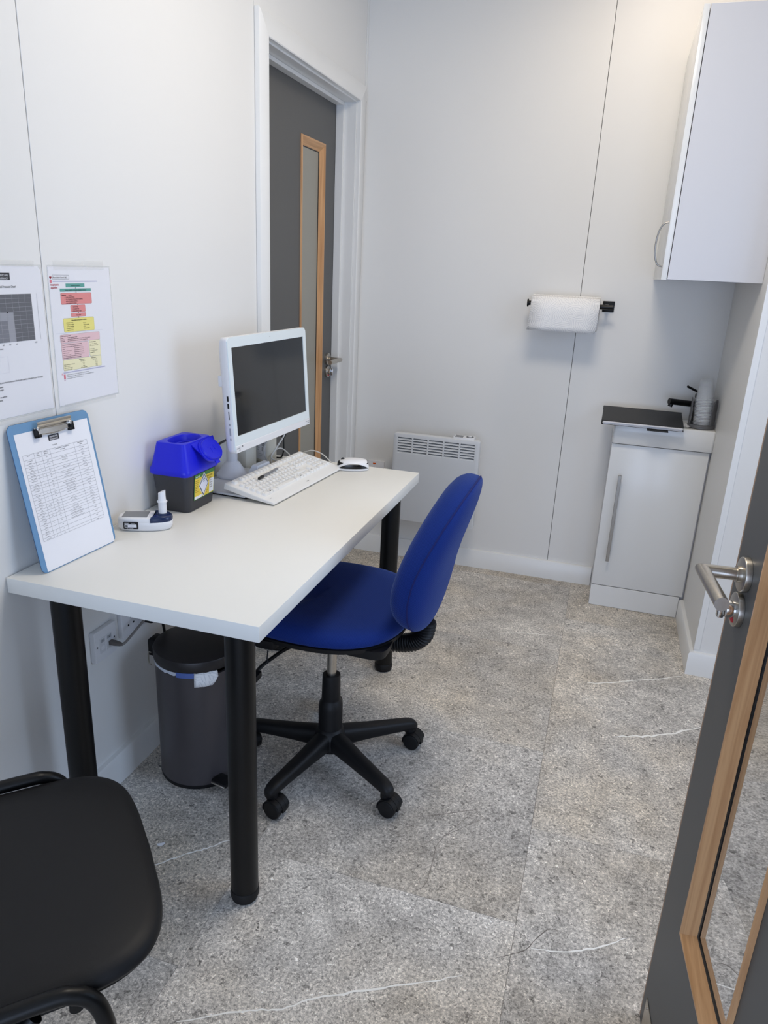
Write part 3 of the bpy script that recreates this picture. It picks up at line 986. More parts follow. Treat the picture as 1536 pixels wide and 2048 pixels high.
def outlets():
    def data(t, d):
        b = B()
        for x, z in ((-.014, .006), (.012, .006)): box(b, (x - .011, z - .028, d - .001), (x + .011, z + .014, d + .0012), .0006, 1)
        obj('port_module', b, WHP2, t)
        b = B()
        for x in (-.014, .012): rslab(b, .0155, .0085, .0005, d + .001, d + .0016, M=Matrix.Translation((x, .012, 0)))
        lb = obj('port_label', b, mat('port_label_grey', (170, 172, 176), .5), t)
        for ch, x in (('3', -.014), ('4', .012)):
            b = B(); text(b, ch, x, .0092, .0085, None, 'CENTER', d + .0019); obj('port_number', b, INK, lb)
        b = B(); rslab(b, .013, .011, .0005, d + .0005, d + .0014, M=Matrix.Translation((-.014, -.008, 0))); obj('shutter', b, WHP, t)
        for x in (-.0335, .0335):
            b = B(); cyl(b, (x, 0, d - .001), (x, 0, d + .0004), .0022, n=14)
            obj('screw', b, mat('dark_screw', (70, 70, 72), .4, .6), t)
    socket('data_outlet', 'white twin data outlet on the wall under the desk', wall_M(.275, .443), .086, .086, .015, data)
    def dbl(t, d):
        for cx in (-.036, .036):
            b = B()
            box(b, (cx - .0022, .006, d - .0005), (cx + .0022, .015, d + .0004))
            for sx in (-1, 1): box(b, (cx + sx * .011 - .003, -.015, d - .0005), (cx + sx * .011 + .003, -.010, d + .0004))
            obj('pin_hole', b, DARKGAP, t)
        for cx in (-.036, .036):
            b = B(); box(b, (cx - .006, .022, d - .001), (cx + .006, .036, d + .0022), .0012, 1); obj('rocker_switch', b, WHP, t)
    socket('double_socket', 'white double power socket on the wall beside the data outlet', wall_M(.416, .459), .146, .086, .015, dbl)
    b = B(); box(b, (.3945, .040, 0), (.405, .052, .0012))
    t = thing('black_plug', 'black power plug in the double socket under the desk', 'plug', (.0165, .452, .452))
    b = B(); box(b, (0, -.024, -.026), (.030, .024, .022), .006, 2); obj('plug_body', b, BLKP, t)
    b = B(); tube(b, catmull([(.028, 0, -.015), (.036, .012, -.028), (.022, .045, -.09), (.012, .075, -.22), (.012, .09, -.33), (.012, .10, -.420)], 8), .0038, 8); obj('flex', b, BLKP, t)
    # network cable
    t = thing('network_cable', 'grey network cable plugged into the data outlet under the desk', 'cable', (.0168, .289, .437))
    b = B(); box(b, (.0, -.006, -.006), (.014, .006, .006), .001, 1)
    loft(b, [[Vector((x, y, z)) for y, z in rrect(w, h, .002, 3)] for x, w, h in ((.013, .013, .012), (.03, .010, .009), (.038, .006, .006))])
    obj('boot', b, mat('grey_boot', (98, 92, 88), .5), t)
    b = B(); tube(b, catmull([(.036, 0, 0), (.040, .012, .004), (.0405, .05, .0155), (.040, .12, .0365), (.037, .19, .0575), (.03, .28, .080), (.018, .38, .105), (.008, .50, .13), (.008, .58, .17)], 8), .0033, 8); obj('lead', b, GREYC, t)
    def spur(t, d):
        b = B(); rslab(b, .014, .007, .001, d - .0005, d + .0012, M=Matrix.Translation((-.008, .028, 0))); obj('neon', b, mat('orange_neon', (226, 96, 20), .3), t, label='orange indicator window')
        b = B(); rslab(b, .012, .018, .001, d - .0005, d + .002, M=Matrix.Translation((-.008, .006, 0))); obj('rocker_switch', b, WHP, t)
        b = B(); rslab(b, .018, .022, .001, d - .0005, d + .0014, M=Matrix.Translation((.02, -.006, 0))); obj('fuse_carrier', b, WHP2, t)
    socket('fused_spur', 'white fused spur with orange indicator beside the heater', back_M(.117, .437), .086, .086, .011, spur)
outlets()

# ------------------------------------------------------------------ panel heater
def heater():
    x0, x1, z0, z1, yf = .2434, .6485, .2440, .6652, 2.070
    w, h = x1 - x0, z1 - z0
    t = thing('panel_heater', 'white panel convector heater with grille on the back wall', 'heater', ((x0 + x1) / 2, D, (z0 + z1) / 2))
    M = basis((0, yf - D, 0), Vector((1, 0, 0)), Vector((0, 0, 1)), Vector((0, -1, 0)))
    HM = mat('heater_enamel', (214, 216, 218), .35)
    nx, nz = 5, 6
    gx0, gx1, gz1, gz0 = -w / 2 + .018, w / 2 - .018, h / 2 - .018, h / 2 - .094
    # front panel: border strips and bars around the slots
    b = B()
    rings = [[Vector((x, y, z)) for x, y in rrect(w - 2 * i, h - 2 * i, max(.012 - i, .004), 5)] for i, z in ((0.0, -.030), (0, -.004), (.001, -.001), (.003, 0))]
    vr = loft(b, rings, True, False)
    # face with grille opening
    outer = vr[-1]
    inner = [b.verts.new((x, y, 0)) for x, y in ((gx1, gz1), (gx0, gz1), (gx0, gz0), (gx1, gz0))]
    k = 6
    for c in range(4):
        seg = outer[c * k:(c + 1) * k]
        for p, q in zip(seg, seg[1:]): b.faces.new((p, q, inner[c]))
        b.faces.new((seg[-1], outer[((c + 1) * k) % 24], inner[(c + 1) % 4], inner[c]))
    low = [b.verts.new((v.co.x, v.co.y, -.012)) for v in inner]
    for c in range(4): b.faces.new((inner[c], inner[(c + 1) % 4], low[(c + 1) % 4], low[c]))
    b.faces.new(low)
    for v in b.verts: v.co = M @ v.co
    obj('front_panel', b, HM, t, smooth=30)
    pw = (gx1 - gx0) / nx
    for i in range(nx + 1):
        x = gx0 + i * pw
        b = B(); box(b, (max(x - .004, gx0), gz0, -.004), (min(x + .004, gx1), gz1, -.0002), M=M)
        obj('grille_bar', b, HM, t, smooth=0)
    b = B(); box(b, (gx0 + .001, gz0 + .001, -.0118), (gx1 - .001, gz1 - .001, -.0112), M=M); obj('grille_recess', b, mat('grille_shadow_black', (40, 42, 44), .8), t, smooth=0)
    ph = (gz1 - gz0) / nz
    first = None
    for i in range(nx):
        for j in range(nz):
            cx, cz = gx0 + (i + .5) * pw, gz1 - (j + .5) * ph
            if first is None:
                b = B()
                hw = pw / 2 - .0042
                prof = [(.0020, -.0110), (.0004, -.005), (-.0022, -.0010), (-.0064, .0), (-.0064, -.002)]
                loft(b, [[Vector((x, z, d)) for z, d in prof] for x in (-hw, hw)])
                for v in b.verts: v.co = basis((0, 0, 0), Vector((1, 0, 0)), Vector((0, 0, 1)), Vector((0, -1, 0))) @ v.co
                first = obj('louver', b, HM, t, (cx, yf - D, cz), smooth=30)
            else:
                copy_of(first, t, (cx, yf - D, cz))
    b = B(); box(b, (w / 2 - .128, yf - D + .012, h / 2 - .010), (w / 2 - .030, yf - D + .062, h / 2 + .009), .004, 2)
    cp = obj('control_pod', b, WHP, t)
    b = B(); box(b, (w / 2 - .121, yf - D + .014, h / 2 + .0088), (w / 2 - .083, yf - D + .052, h / 2 + .0096)); obj('display', b, LCDG, cp, smooth=0)
    b = B(); cyl(b, (w / 2 - .054, yf - D + .034, h / 2 + .009), (w / 2 - .054, yf - D + .034, h / 2 + .0105), .017, n=28); dk = obj('dial', b, mat('dial_grey', (90, 94, 98), .4), cp)
    b = B(); cyl(b, (w / 2 - .054, yf - D + .034, h / 2 + .0106), (w / 2 - .054, yf - D + .034, h / 2 + .0125), .009, n=24); obj('dial_cap', b, WHP, cp)
    for x in (-.12, .12):
        b = B(); box(b, (x - .02, -.1295, -.16), (x + .02, -.0003, .14), .002, 1); obj('wall_bracket', b, WHP2, t)
    b = B(); tube(b, catmull([(-.13, -.10, -h / 2 + .004), (-.15, -.07, -h / 2 - .03), (-.20, -.03, -h / 2 - .012), (-.205, -.012, -.05), (-.24, -.008, -.02)], 8), .0035, 8); obj('flex', b, WCAB, t)
heater()

# ------------------------------------------------------------------ paper towel holder and roll
def towel():
    zc, yc = 1.240, D - .085
    t = thing('paper_towel_holder', 'black wall-mounted bar holder carrying the paper towel roll', 'holder', (1.115, D, 1.272))
    b = B(); box(b, (-.022, -.006, -.022), (.026, -.0003, .022), .002, 2); obj('wall_plate', b, BLKM, t)
    b = B(); box(b, (-.012, -.088, -.010), (.004, -.004, .010), .003, 2); tube(b, [(.022, -.085, 0), (-.325, -.085, 0)], .0095, 20)
    cyl(b, (-.325, -.085, 0), (-.330, -.085, 0), .016, n=24)
    obj('bar', b, BLKM, t)
    r = thing('paper_towel_roll', 'white embossed paper towel roll on the black wall bar', 'paper towel', (.945, yc, zc))
    b = B()
    MX = basis((0, 0, 0), Vector((0, 1, 0)), Vector((0, 0, 1)), Vector((1, 0, 0)))
    lathe(b, [(.043, -.138), (.0675, -.139), (.0695, -.136), (.0695, .136), (.0675, .139), (.043, .138)], 64, MX, False, False)
    obj('paper', b, TOWEL, r, smooth=50)
    b = B(); lathe(b, [(.0425, -.137), (.0425, .137), (.0432, .137), (.0432, -.137)], 40, MX, False, False); obj('core', b, mat('brown_card', (178, 150, 118), .9), r)
    b = B()   # loose end hanging down in front
    pts = [(-.0703 * math.cos(R(a)), .0703 * math.sin(R(a))) for a in (70, 50, 30, 15, 0)] + [(-.0705, -.03), (-.0700, -.055), (-.0690, -.074)]
    rows = []
    for i, (y, z) in enumerate(pts):
        sk = -.002 * max(0, i - 4)
        rows.append([b.verts.new((x + sk, y, z)) for x in (-.139, -.07, 0, .07, .139)])
    for p, q in zip(rows, rows[1:]):
        for k in range(4): b.faces.new((p[k], p[k + 1], q[k + 1], q[k]))
    o = obj('loose_sheet', b, TOWEL, r, smooth=60)
    m = o.modifiers.new('thickness', 'SOLIDIFY'); m.thickness = .0005
towel()

# ------------------------------------------------------------------ vanity unit, basin, tap, folder, cups
def vanity():
    x0, x1, yf, zt = 1.2085, XR - .001, 2.000, .7405
    t = thing('vanity_cabinet', 'small white vanity cabinet with one door in the back corner', 'cabinet', ((x0 + x1) / 2, D, 0))
    ox = (x0 + x1) / 2
    def P(x, y, z): return (x - ox, y - D, z)
    b = B()
    box(b, P(x0, yf + .017, .0), P(x0 + .016, D - .0005, zt)); box(b, P(x1 - .016, yf + .017, 0), P(x1, D - .0005, zt))
    box(b, P(x0 + .016, yf + .02, .09), P(x1 - .016, D - .0005, .106)); box(b, P(x0 + .016, yf + .019, zt - .05), P(x1 - .016, yf + .03, zt - .003))
    box(b, P(x0 + .016, D - .012, .1), P(x1 - .016, D - .0006, zt))
    obj('carcass', b, CABW, t, smooth=0)
    b = B(); box(b, P(x0, yf, .0985 + .0025), P(x1 - .0065, yf + .0165, zt - .004), .0012, 2); dr = obj('door', b, CABG, t)
    b = B()
    box(b, P(1.2523, yf - .034, .226), P(1.2653, yf - .027, .6115), .001, 1)
    for z in (.262, .575): box(b, P(1.2545, yf - .028, z - .005), P(1.2635, yf + .0002, z + .005), .001, 1)
    obj('handle', b, STEELD, dr, label='long brushed steel bar handle')
    b = B(); box(b, P(x0, yf + .0005, 0.001), P(x1 - .017, yf + .0165, .0975), .001, 1); obj('plinth', b, CABG, t)
    # basin
    t = thing('basin', 'white ceramic slab basin on top of the vanity cabinet', 'basin', (ox, D, .7415))
    w, d, h = x1 - x0 + .004, .2475, .0865
    b = B()
    O = lambda i, z: [Vector((x, y - d / 2, z)) for x, y in rrect(w - 2 * i, d - 2 * i - .001, max(.010 - i, .003), 4)]
    I = lambda k, z: [Vector((x - .02, y - d / 2 - .008, z)) for x, y in rrect((w - .11) * k, (d - .085) * k, .05 * k, 4)]
    loft(b, [O(.003, 0.0003), O(0, .004), O(0, h - .006), O(.002, h - .0015), O(.006, h), I(1.03, h), I(1.0, h - .003), I(.94, h - .02), I(.8, h - .05), I(.5, h - .062), I(.1, h - .064)])
    obj('bowl', b, CERAM, t, smooth=50)
    zt = .828
    tp = thing('tap', 'black mono basin tap behind the cup dispenser', 'tap', (1.535, 2.165, zt))
    b = B(); lathe(b, [(.026, 0.0003), (.026, .005), (.0225, .007), (.0225, .105), (.0235, .108), (.0235, .118), (.02, .121)], 28); obj('tap_body', b, BLKM, tp)
    b = B(); tube(b, [(-.01, -.01, .076), (-.125, -.062, .088)], .0125, 20)
    cyl(b, (-.114, -.057, .083), (-.119, -.0595, .066), .0095, n=16)
    obj('spout', b, BLKM, tp)
    b = B(); tube(b, [(-.005, -.004, .124), (-.062, -.045, .152)], .0048, 12); obj('tap_lever', b, BLKM, tp)
    # folder
    f = thing('black_folder', 'black leatherette document folder with papers lying across the basin', 'folder', M=Matrix.Translation((1.3125, 2.040, .8475)) @ Matrix.Rotation(R(-.5), 4, 'Z') @ Matrix.Rotation(R(7.2), 4, 'X'))
    b = B(); box(b, (-.158, -.106, -.0105), (.157, .106, -.0085), .0006, 1); box(b, (-.159, .100, -.0105), (.157, .107, .0065), .001, 1)
    box(b, (-.157, -.104, .0045), (.156, .106, .0068), .0006, 1); obj('cover', b, BLKFOLD, f)
    b = B()
    rnd = random.Random(5)
    for k in range(8):
        z = -.0082 + k * .00155
        dx, dy = rnd.uniform(-.003, .002), rnd.uniform(-.004, .002)
        box(b, (-.150 + dx, -.107 + dy, z), (.152 + dx, .098, z + .0011))
    obj('papers', b, PAPER, f, smooth=0, label='white sheets between the covers')
    b = B(); box(b, (.02, -.128, -.0125), (.10, -.02, -.0110), .0004, 1); obj('flap', b, BLKFOLD, f)
    b = B(); text(b, 'executive', .094, -.126, .008, None, 'RIGHT', -.0108, 1.2); obj('flap_text', b, mat('embossed_grey', (90, 90, 92), .5), f)
    # tissue
    b = B(); rnd = random.Random(2)
    g = [[b.verts.new((.030 * i / 4 - .015 + rnd.uniform(-.002, .002), .06 * j / 4 - .03, .001 + .012 * abs(math.sin(i * 1.3 + j * .8)) * (0.4 + .15 * j))) for i in range(5)] for j in range(5)]
    for j in range(4):
        for i in range(4): b.faces.new((g[j][i], g[j][i + 1], g[j + 1][i + 1], g[j + 1][i]))
    o = obj('folded_tissue', b, TOWEL, None, (1.4855, 2.045, zt + .0005), label='folded white tissue between the folder and the cup dispenser', cat='tissue')
    # cup dispenser
    c = (1.5405, 2.052, zt)
    t = thing('cup_dispenser', 'dark grey plastic dispenser holding a stack of clear cups', 'dispenser', c)
    DG = mat('smoke_grey_plastic', (92, 92, 93), .35)
    b = B(); lathe(b, [(.0495, .0003), (.052, .0025), (.051, .013), (.0495, .015), (.040, .015), (.040, .006)], 40); obj('base', b, DG, t)
    for s, a0 in ((0, 190), (1, 10)):
        b = B()
        rows = []
        for j in range(13):
            z = .014 + .106 * j / 12
            half = R(26) * (1 if j < 9 else math.sqrt(max(0.02, 1 - ((j - 8) / 4.15) ** 2)))
            ca = R(a0 - 12 if s == 0 else a0 - 42)
            rows.append([Vector((.0478 * math.cos(ca + half * q), .0478 * math.sin(ca + half * q), z)) for q in (-1, -.6, -.2, .2, .6, 1)])
        vs = [[b.verts.new(p) for p in r] for r in rows]
        for p, q in zip(vs, vs[1:]):
            for k in range(5): b.faces.new((p[k], p[k + 1], q[k + 1], q[k]))
        o = obj('prong', b, DG, t, smooth=60)
        m = o.modifiers.new('thickness', 'SOLIDIFY'); m.thickness = .0022; m.offset = 1
    # cups: inverted, nested
    b = B(); lathe(b, [(.0365, .0), (.0365, .002), (.0348, .0025), (.0235, .078), (.0225, .079), (.004, .0785)], 32, cap0=False)
    for f_ in b.faces:
        if max(v.co.z for v in f_.verts) < .0027: f_.material_index = 1
    first = obj('plastic_cup', b, [CUPM, mat_thin('clear_cup_rim', (240, 242, 244), 0.5, 0.15, False)], None, (c[0], c[1], zt + .0065), smooth=40, label='clear plastic cup nested upside down in the grey dispenser', cat='cup', group='clear cups in the dispenser')
    for k in range(1, 20):
        q = first.copy(); COL.objects.link(q); q.location = (c[0], c[1], zt + .0065 + k * .0058)
    last = q
    tilt = R(4.6)
    for o in COL.objects:
        if o.name.startswith('plastic_cup'):
            h = o.location.z - zt
            o.location.x -= h * math.sin(tilt) - .006
            o.rotation_euler = (0, -tilt, 0)
    last['label'] = 'topmost clear plastic cup of the nested stack, its tapered body fully showing'
    del last['group']
vanity()

def wall_cabinet():
    x0, y0, y1, z0, z1 = 1.3000, 1.6215, D - .0008, 1.3915, 2.1865
    t = thing('wall_cabinet', 'white wall cabinet hung above the vanity in the corner', 'cabinet', (XR, (y0 + y1) / 2, z0))
    def P(x, y, z): return (x - XR, y - (y0 + y1) / 2, z - z0)
    b = B(); w = .018
    box(b, P(x0, y0, z0), P(XR - .0005, y0 + w, z1), .0006, 1); box(b, P(x0, y1 - w, z0), P(XR - .0005, y1, z1), .0006, 1)
    box(b, P(x0, y0 + w, z0 + .003), P(XR - .0005, y1 - w, z0 + w)); box(b, P(x0, y0 + w, z1 - w), P(XR - .0005, y1 - w, z1 - .003))
    box(b, P(XR - .008, y0 + w, z0 + w), P(XR - .0006, y1 - w, z1 - w))
    obj('carcass', b, CABW, t, smooth=0)
    b = B(); box(b, P(x0 - .0205, y0 + .0015, z0 - .002), P(x0 - .0022, y1 - .002, z1), .0012, 2); d = obj('door', b, CABG, t)
    b = B()
    yh, za, zb = y0 + .045, 1.432, 1.572
    pts = []
    for k in range(13):
        a = math.pi * k / 12
        pts.append(P(x0 - .0205 - .031 * math.sin(a) ** .75 - .001, yh, (za + zb) / 2 - (zb - za) / 2 * math.cos(a)))
    rings = []
    for i, p in enumerate(pts):
        p = Vector(p)
        q = (Vector(pts[min(i + 1, 12)]) - Vector(pts[max(i - 1, 0)])).normalized()
        n = Vector((0, 1, 0)); m = q.cross(n)
        rings.append([p + n * x + m * y for x, y in rrect(.010, .0055, .002, 3)])
    loft(b, rings); obj('handle', b, STEELD, d, label='bowed steel handle')
wall_cabinet()

# ------------------------------------------------------------------ things on the desk
def sheet_text(parent, items, M=None, z=.0004):
    """items: (colour, [(text, x, y, size, align, sx, bold)]) -> one print mesh per colour"""
    for name, m, lines in items:
        b = B()
        for s, x, y, size, al, sx, bold in lines: text(b, s, x / 1000, y / 1000, size / 1000, M, al, z, sx, bold)
        obj(name, b, m, parent, smooth=0, recalc=False)

def logo(parent, x0, y0, x1, y1, z=.0004):
    b = B(); flat(b, rect(x0, y0, x1, y1), z); obj('logo_block', b, mat('logo_dark', (52, 52, 56), .6), parent, smooth=0, recalc=False)
    b = B(); w, h = x1 - x0, y1 - y0
    text(b, 'OMNICARE', (x0 + x1) / 2, y0 + h * .53, h * .46, None, 'CENTER', z + .0002, w / (h * .46) / 5.6, .012)
    text(b, 'PHARMACY', (x0 + x1) / 2, y0 + h * .10, h * .46, None, 'CENTER', z + .0002, w / (h * .46) / 5.9, .012)
    obj('logo_text', b, mat('logo_light', (214, 214, 218), .6), parent, smooth=0, recalc=False)

def clipboard():
    ya, ti = R(87), R(10)
    u = Vector((math.cos(ya), math.sin(ya), 0)); n = Vector((math.sin(ya), -math.cos(ya), 0))
    v = Vector((0, 0, 1)) * math.cos(ti) - n * math.sin(ti); w = u.cross(v)
    bottom = Vector((.069, .158, .7355))
    M = basis(bottom + v * .1485, u, v, w)
    t = thing('clipboard', 'pale blue clipboard with silver clip leaning on the wall at the desk end', 'clipboard', M=M)
    b = B()
    rslab(b, .230, .319, .015, -.0036, -.0008, .0006, Matrix.Translation((-.003, .0088, 0)), 6); obj('board', b, CLIPB, t)
    b = B(); prism(b, rrect(.2308, .3198, .0155, 6, -.003, .0088), -.0030, -.0024); obj('board_edge', b, mat('dark_blue_edge', (40, 62, 96), .5), t)
    # clip: folded steel channel, wire bar, rubber ends
    b = B()
    prof = [(.150, .0008), (.150, .003), (.154, .0095), (.160, .0125), (.1635, .012), (.1645, .0105), (.1615, .0108), (.156, .0085), (.1525, .003), (.1525, .0008)]
    loft(b, [[Vector((x, y, z)) for y, z in prof] for x in (-.050, .046)])
    box(b, (-.052, .142, .0004), (.048, .1535, .0016), .0004, 1)
    cp = obj('clip', b, mat('nickel_plate', (196, 190, 180), .22, 1.0), t, label='silver spring clip')
    for x in (-.048, .044):
        b = B(); rcyl(b, (x, .150, .001), (x, .150, .0105), .0045, .001, 16)
        obj('rivet', b, CHROME, cp)
    b = B(); tube(b, [(-.054, .153, .006), (-.052, .1385, .0045), (-.006, .1345, .0035), (.010, .1345, .0035), (.050, .1385, .0045), (.052, .153, .006)], .0016, 8)
    box(b, (-.046, .136, .0018), (.044, .1475, .0026), .0004, 1); obj('clip_bar', b, CHROME, cp)
    for s, x in ((-1, -.052), (1, .050)):
        b = B(); box(b, (x - .0042, .132, .0012), (x + .0042, .1515, .0085), .001, 2); box(b, (x - .0042 - (0 if s < 0 else .007), .132, .0012), (x + .0042 + (.007 if s < 0 else 0), .1385, .0085), .001, 2)
        obj('rubber_end', b, BLKP, cp, label='black rubber end')
    # price list
    p = thing('price_list', 'printed vaccine price table sheet held on the blue clipboard', 'paper', M=M)
    b = B(); box(b, (-.105, -.1485, -.0005), (.105, .1485, 0.0)); obj('sheet', b, PAPER, p, smooth=0)
    logo(p, -.019, .1195, .012, .132, .0002)
    cols = [-.0965, -.0665, -.0465, -.0225, .0485, .0895]
    rows = [('Covid Vaccine', '(Pfizer)', '1', '£95', '', '', 'Covid vaccine', 'leaflet'), ('Chickenpox', '', '2', '£75', 'Day 0, 4 weeks', '', 'Varivax', ''), ('Cholera (Full', 'course)', '2', '£30-£60', 'Day 0, Day 7-42', '', 'Dukoral', ''),
            ('Dip/Tet/Polio', '', '1', '£35', '', '', 'Revaxis', ''), ('Hep A (Adult)', '', '1', '£60', 'Booster 6-12 months', '', 'Havrix adult', ''), ('Hep A (Junior)', '', '1', '£60', '', '', 'Havrix junior', ''),
            ('Hep A+B (Adult)', '', '3', '£75', 'Day 0, 1 month, 6 months Accelerated: Day', '0, Day 7, Day 21', 'Twinrix adult', ''), ('Hep A+B (Paed)', '', '2', '£75', 'Day 0, 1 month, 6 months', '', 'Twinrix paed', ''), ('Hep A+Typhoid', '', '1', '£75', '', '', 'Viatim', ''),
            ('Hep B (Adult)', '', '3', '£50', 'Day 0, 1 month, 6 months. Accelerated', 'course: Day 0, Day 7, Day 21', 'Engerix B', ''), ('Hep B (Paed)', '', '3', '£50', 'Day 0, 1 month, 6 months', '', 'Engerix B paed', ''),
            ('HPV', '', '2', '£170', 'Day 0, 2 months, 6 months', '', 'Gardasil 9', ''), ('Japanese', 'Enceph', '2', '£100', 'Day 0, Day 7 / Day 0, Day 28', '', 'Ixiaro', ''), ('Men ACWY', '', '1', '£60', '', '', 'Nimenrix', ''),
            ('Men B', '', '2/3 Age', '£120', 'Day 0, 2 months', '', 'Bexsero', ''), ('MMR', '', '2', '£45', 'Day 0, 1 month', '', 'MMR vaxpro', ''), ('Pneumococcal', '', '1', '£80', '', '', 'Prevenar 13', ''),
            ('Rabies', '', '3', '£60-65', 'Day 0, 7, 28 days', '', 'Rabipur', ''), ('Shingles', '', '1 or 2', '£220', 'Day 0, 2 months', '', 'Shingrix', ''), ('Tick-Borne', '(Adult)', '3', '£70', 'Day 0, 1-3 months, 5-12 months', 'Accelerated: Day 0, day 14, 5-12 months', 'TicoVac', ''),
            ('Tick-Borne', '(Child)', '3', '£65', 'Day 0, 1-3 months, 5-12 months', 'Accelerated: Day 0, day 14, 5-12 months', 'TicoVac jr', ''), ('Typhoid', '(Injection)', '1', '£30', '', '', 'Typhim Vi', ''), ('Typhoid (Oral', 'dose)', '1', '£35', '', '', 'Vivotif', ''), ('Yellow fever', '', '1', '£75', '', '', 'Stamaril', '')]
    hs = [2 if (r[1] or r[5] or r[7]) else 1.25 for r in rows]
    ytop, yhead, ybot = .1025, .0955 - .0015, -.0835
    unit = (yhead - .002 - ybot) / sum(hs)
    lb = B()
    def hl(y, x0, x1): flat(lb, rect(x0, y - .00022, x1, y + .00022), .00022)
    tl = []
    hl(ytop, cols[0], cols[-1])
    y = yhead - .002
    hl(y, cols[0], cols[-1])
    for i, (s1, s2, cx) in enumerate((('Vaccine', '', 0), ('No. of', 'vaccines', 1), ('Price from', '(per dose)', 2), ('Dosing schedule (Can vary based on age', 'and vaccine)', 3), ('Patient information', 'leaflets', 4))):
        mx = (cols[cx] + cols[cx + 1]) * 500
        tl.append((s1, mx, 99.2, 3.0, 'CENTER', .95, .012))
        if s2: tl.append((s2, mx, 95.4, 3.0, 'CENTER', .95, .012))
    for r, h in zip(rows, hs):
        cell = [(r[0], r[1], 0), (r[2], '', 1), (r[3], '', 2), (r[4], r[5], 3), (r[6], r[7], 4)]
        hh = h * unit
        for s1, s2, cx in cell:
            mx = (cols[cx] + cols[cx + 1]) * 500
            sz = 2.9
            if s1 and s2:
                tl.append((s1, mx, (y - hh * .42) * 1000, sz, 'CENTER', .92, .008)); tl.append((s2, mx, (y - hh * .88) * 1000, sz, 'CENTER', .92, .008))
            elif s1:
                tl.append((s1, mx, (y - min(hh, unit * 1.25) * .74) * 1000, sz, 'CENTER', .92, .008))
        y -= hh
        hl(y, cols[0], cols[-1])
    for x in cols: flat(lb, rect(x - .0002, ybot, x + .0002, ytop), .00024)
    obj('table_rule', lb, mat('rule_grey', (130, 130, 134), .7), p, smooth=0, recalc=False)
    tl.append(('Vaccines', -6, 108.5, 4.2, 'CENTER', 1, .01))
    sheet_text(p, [('printed_text', mat('table_ink', (48, 48, 54), .7), tl)], z=.0003)
clipboard()

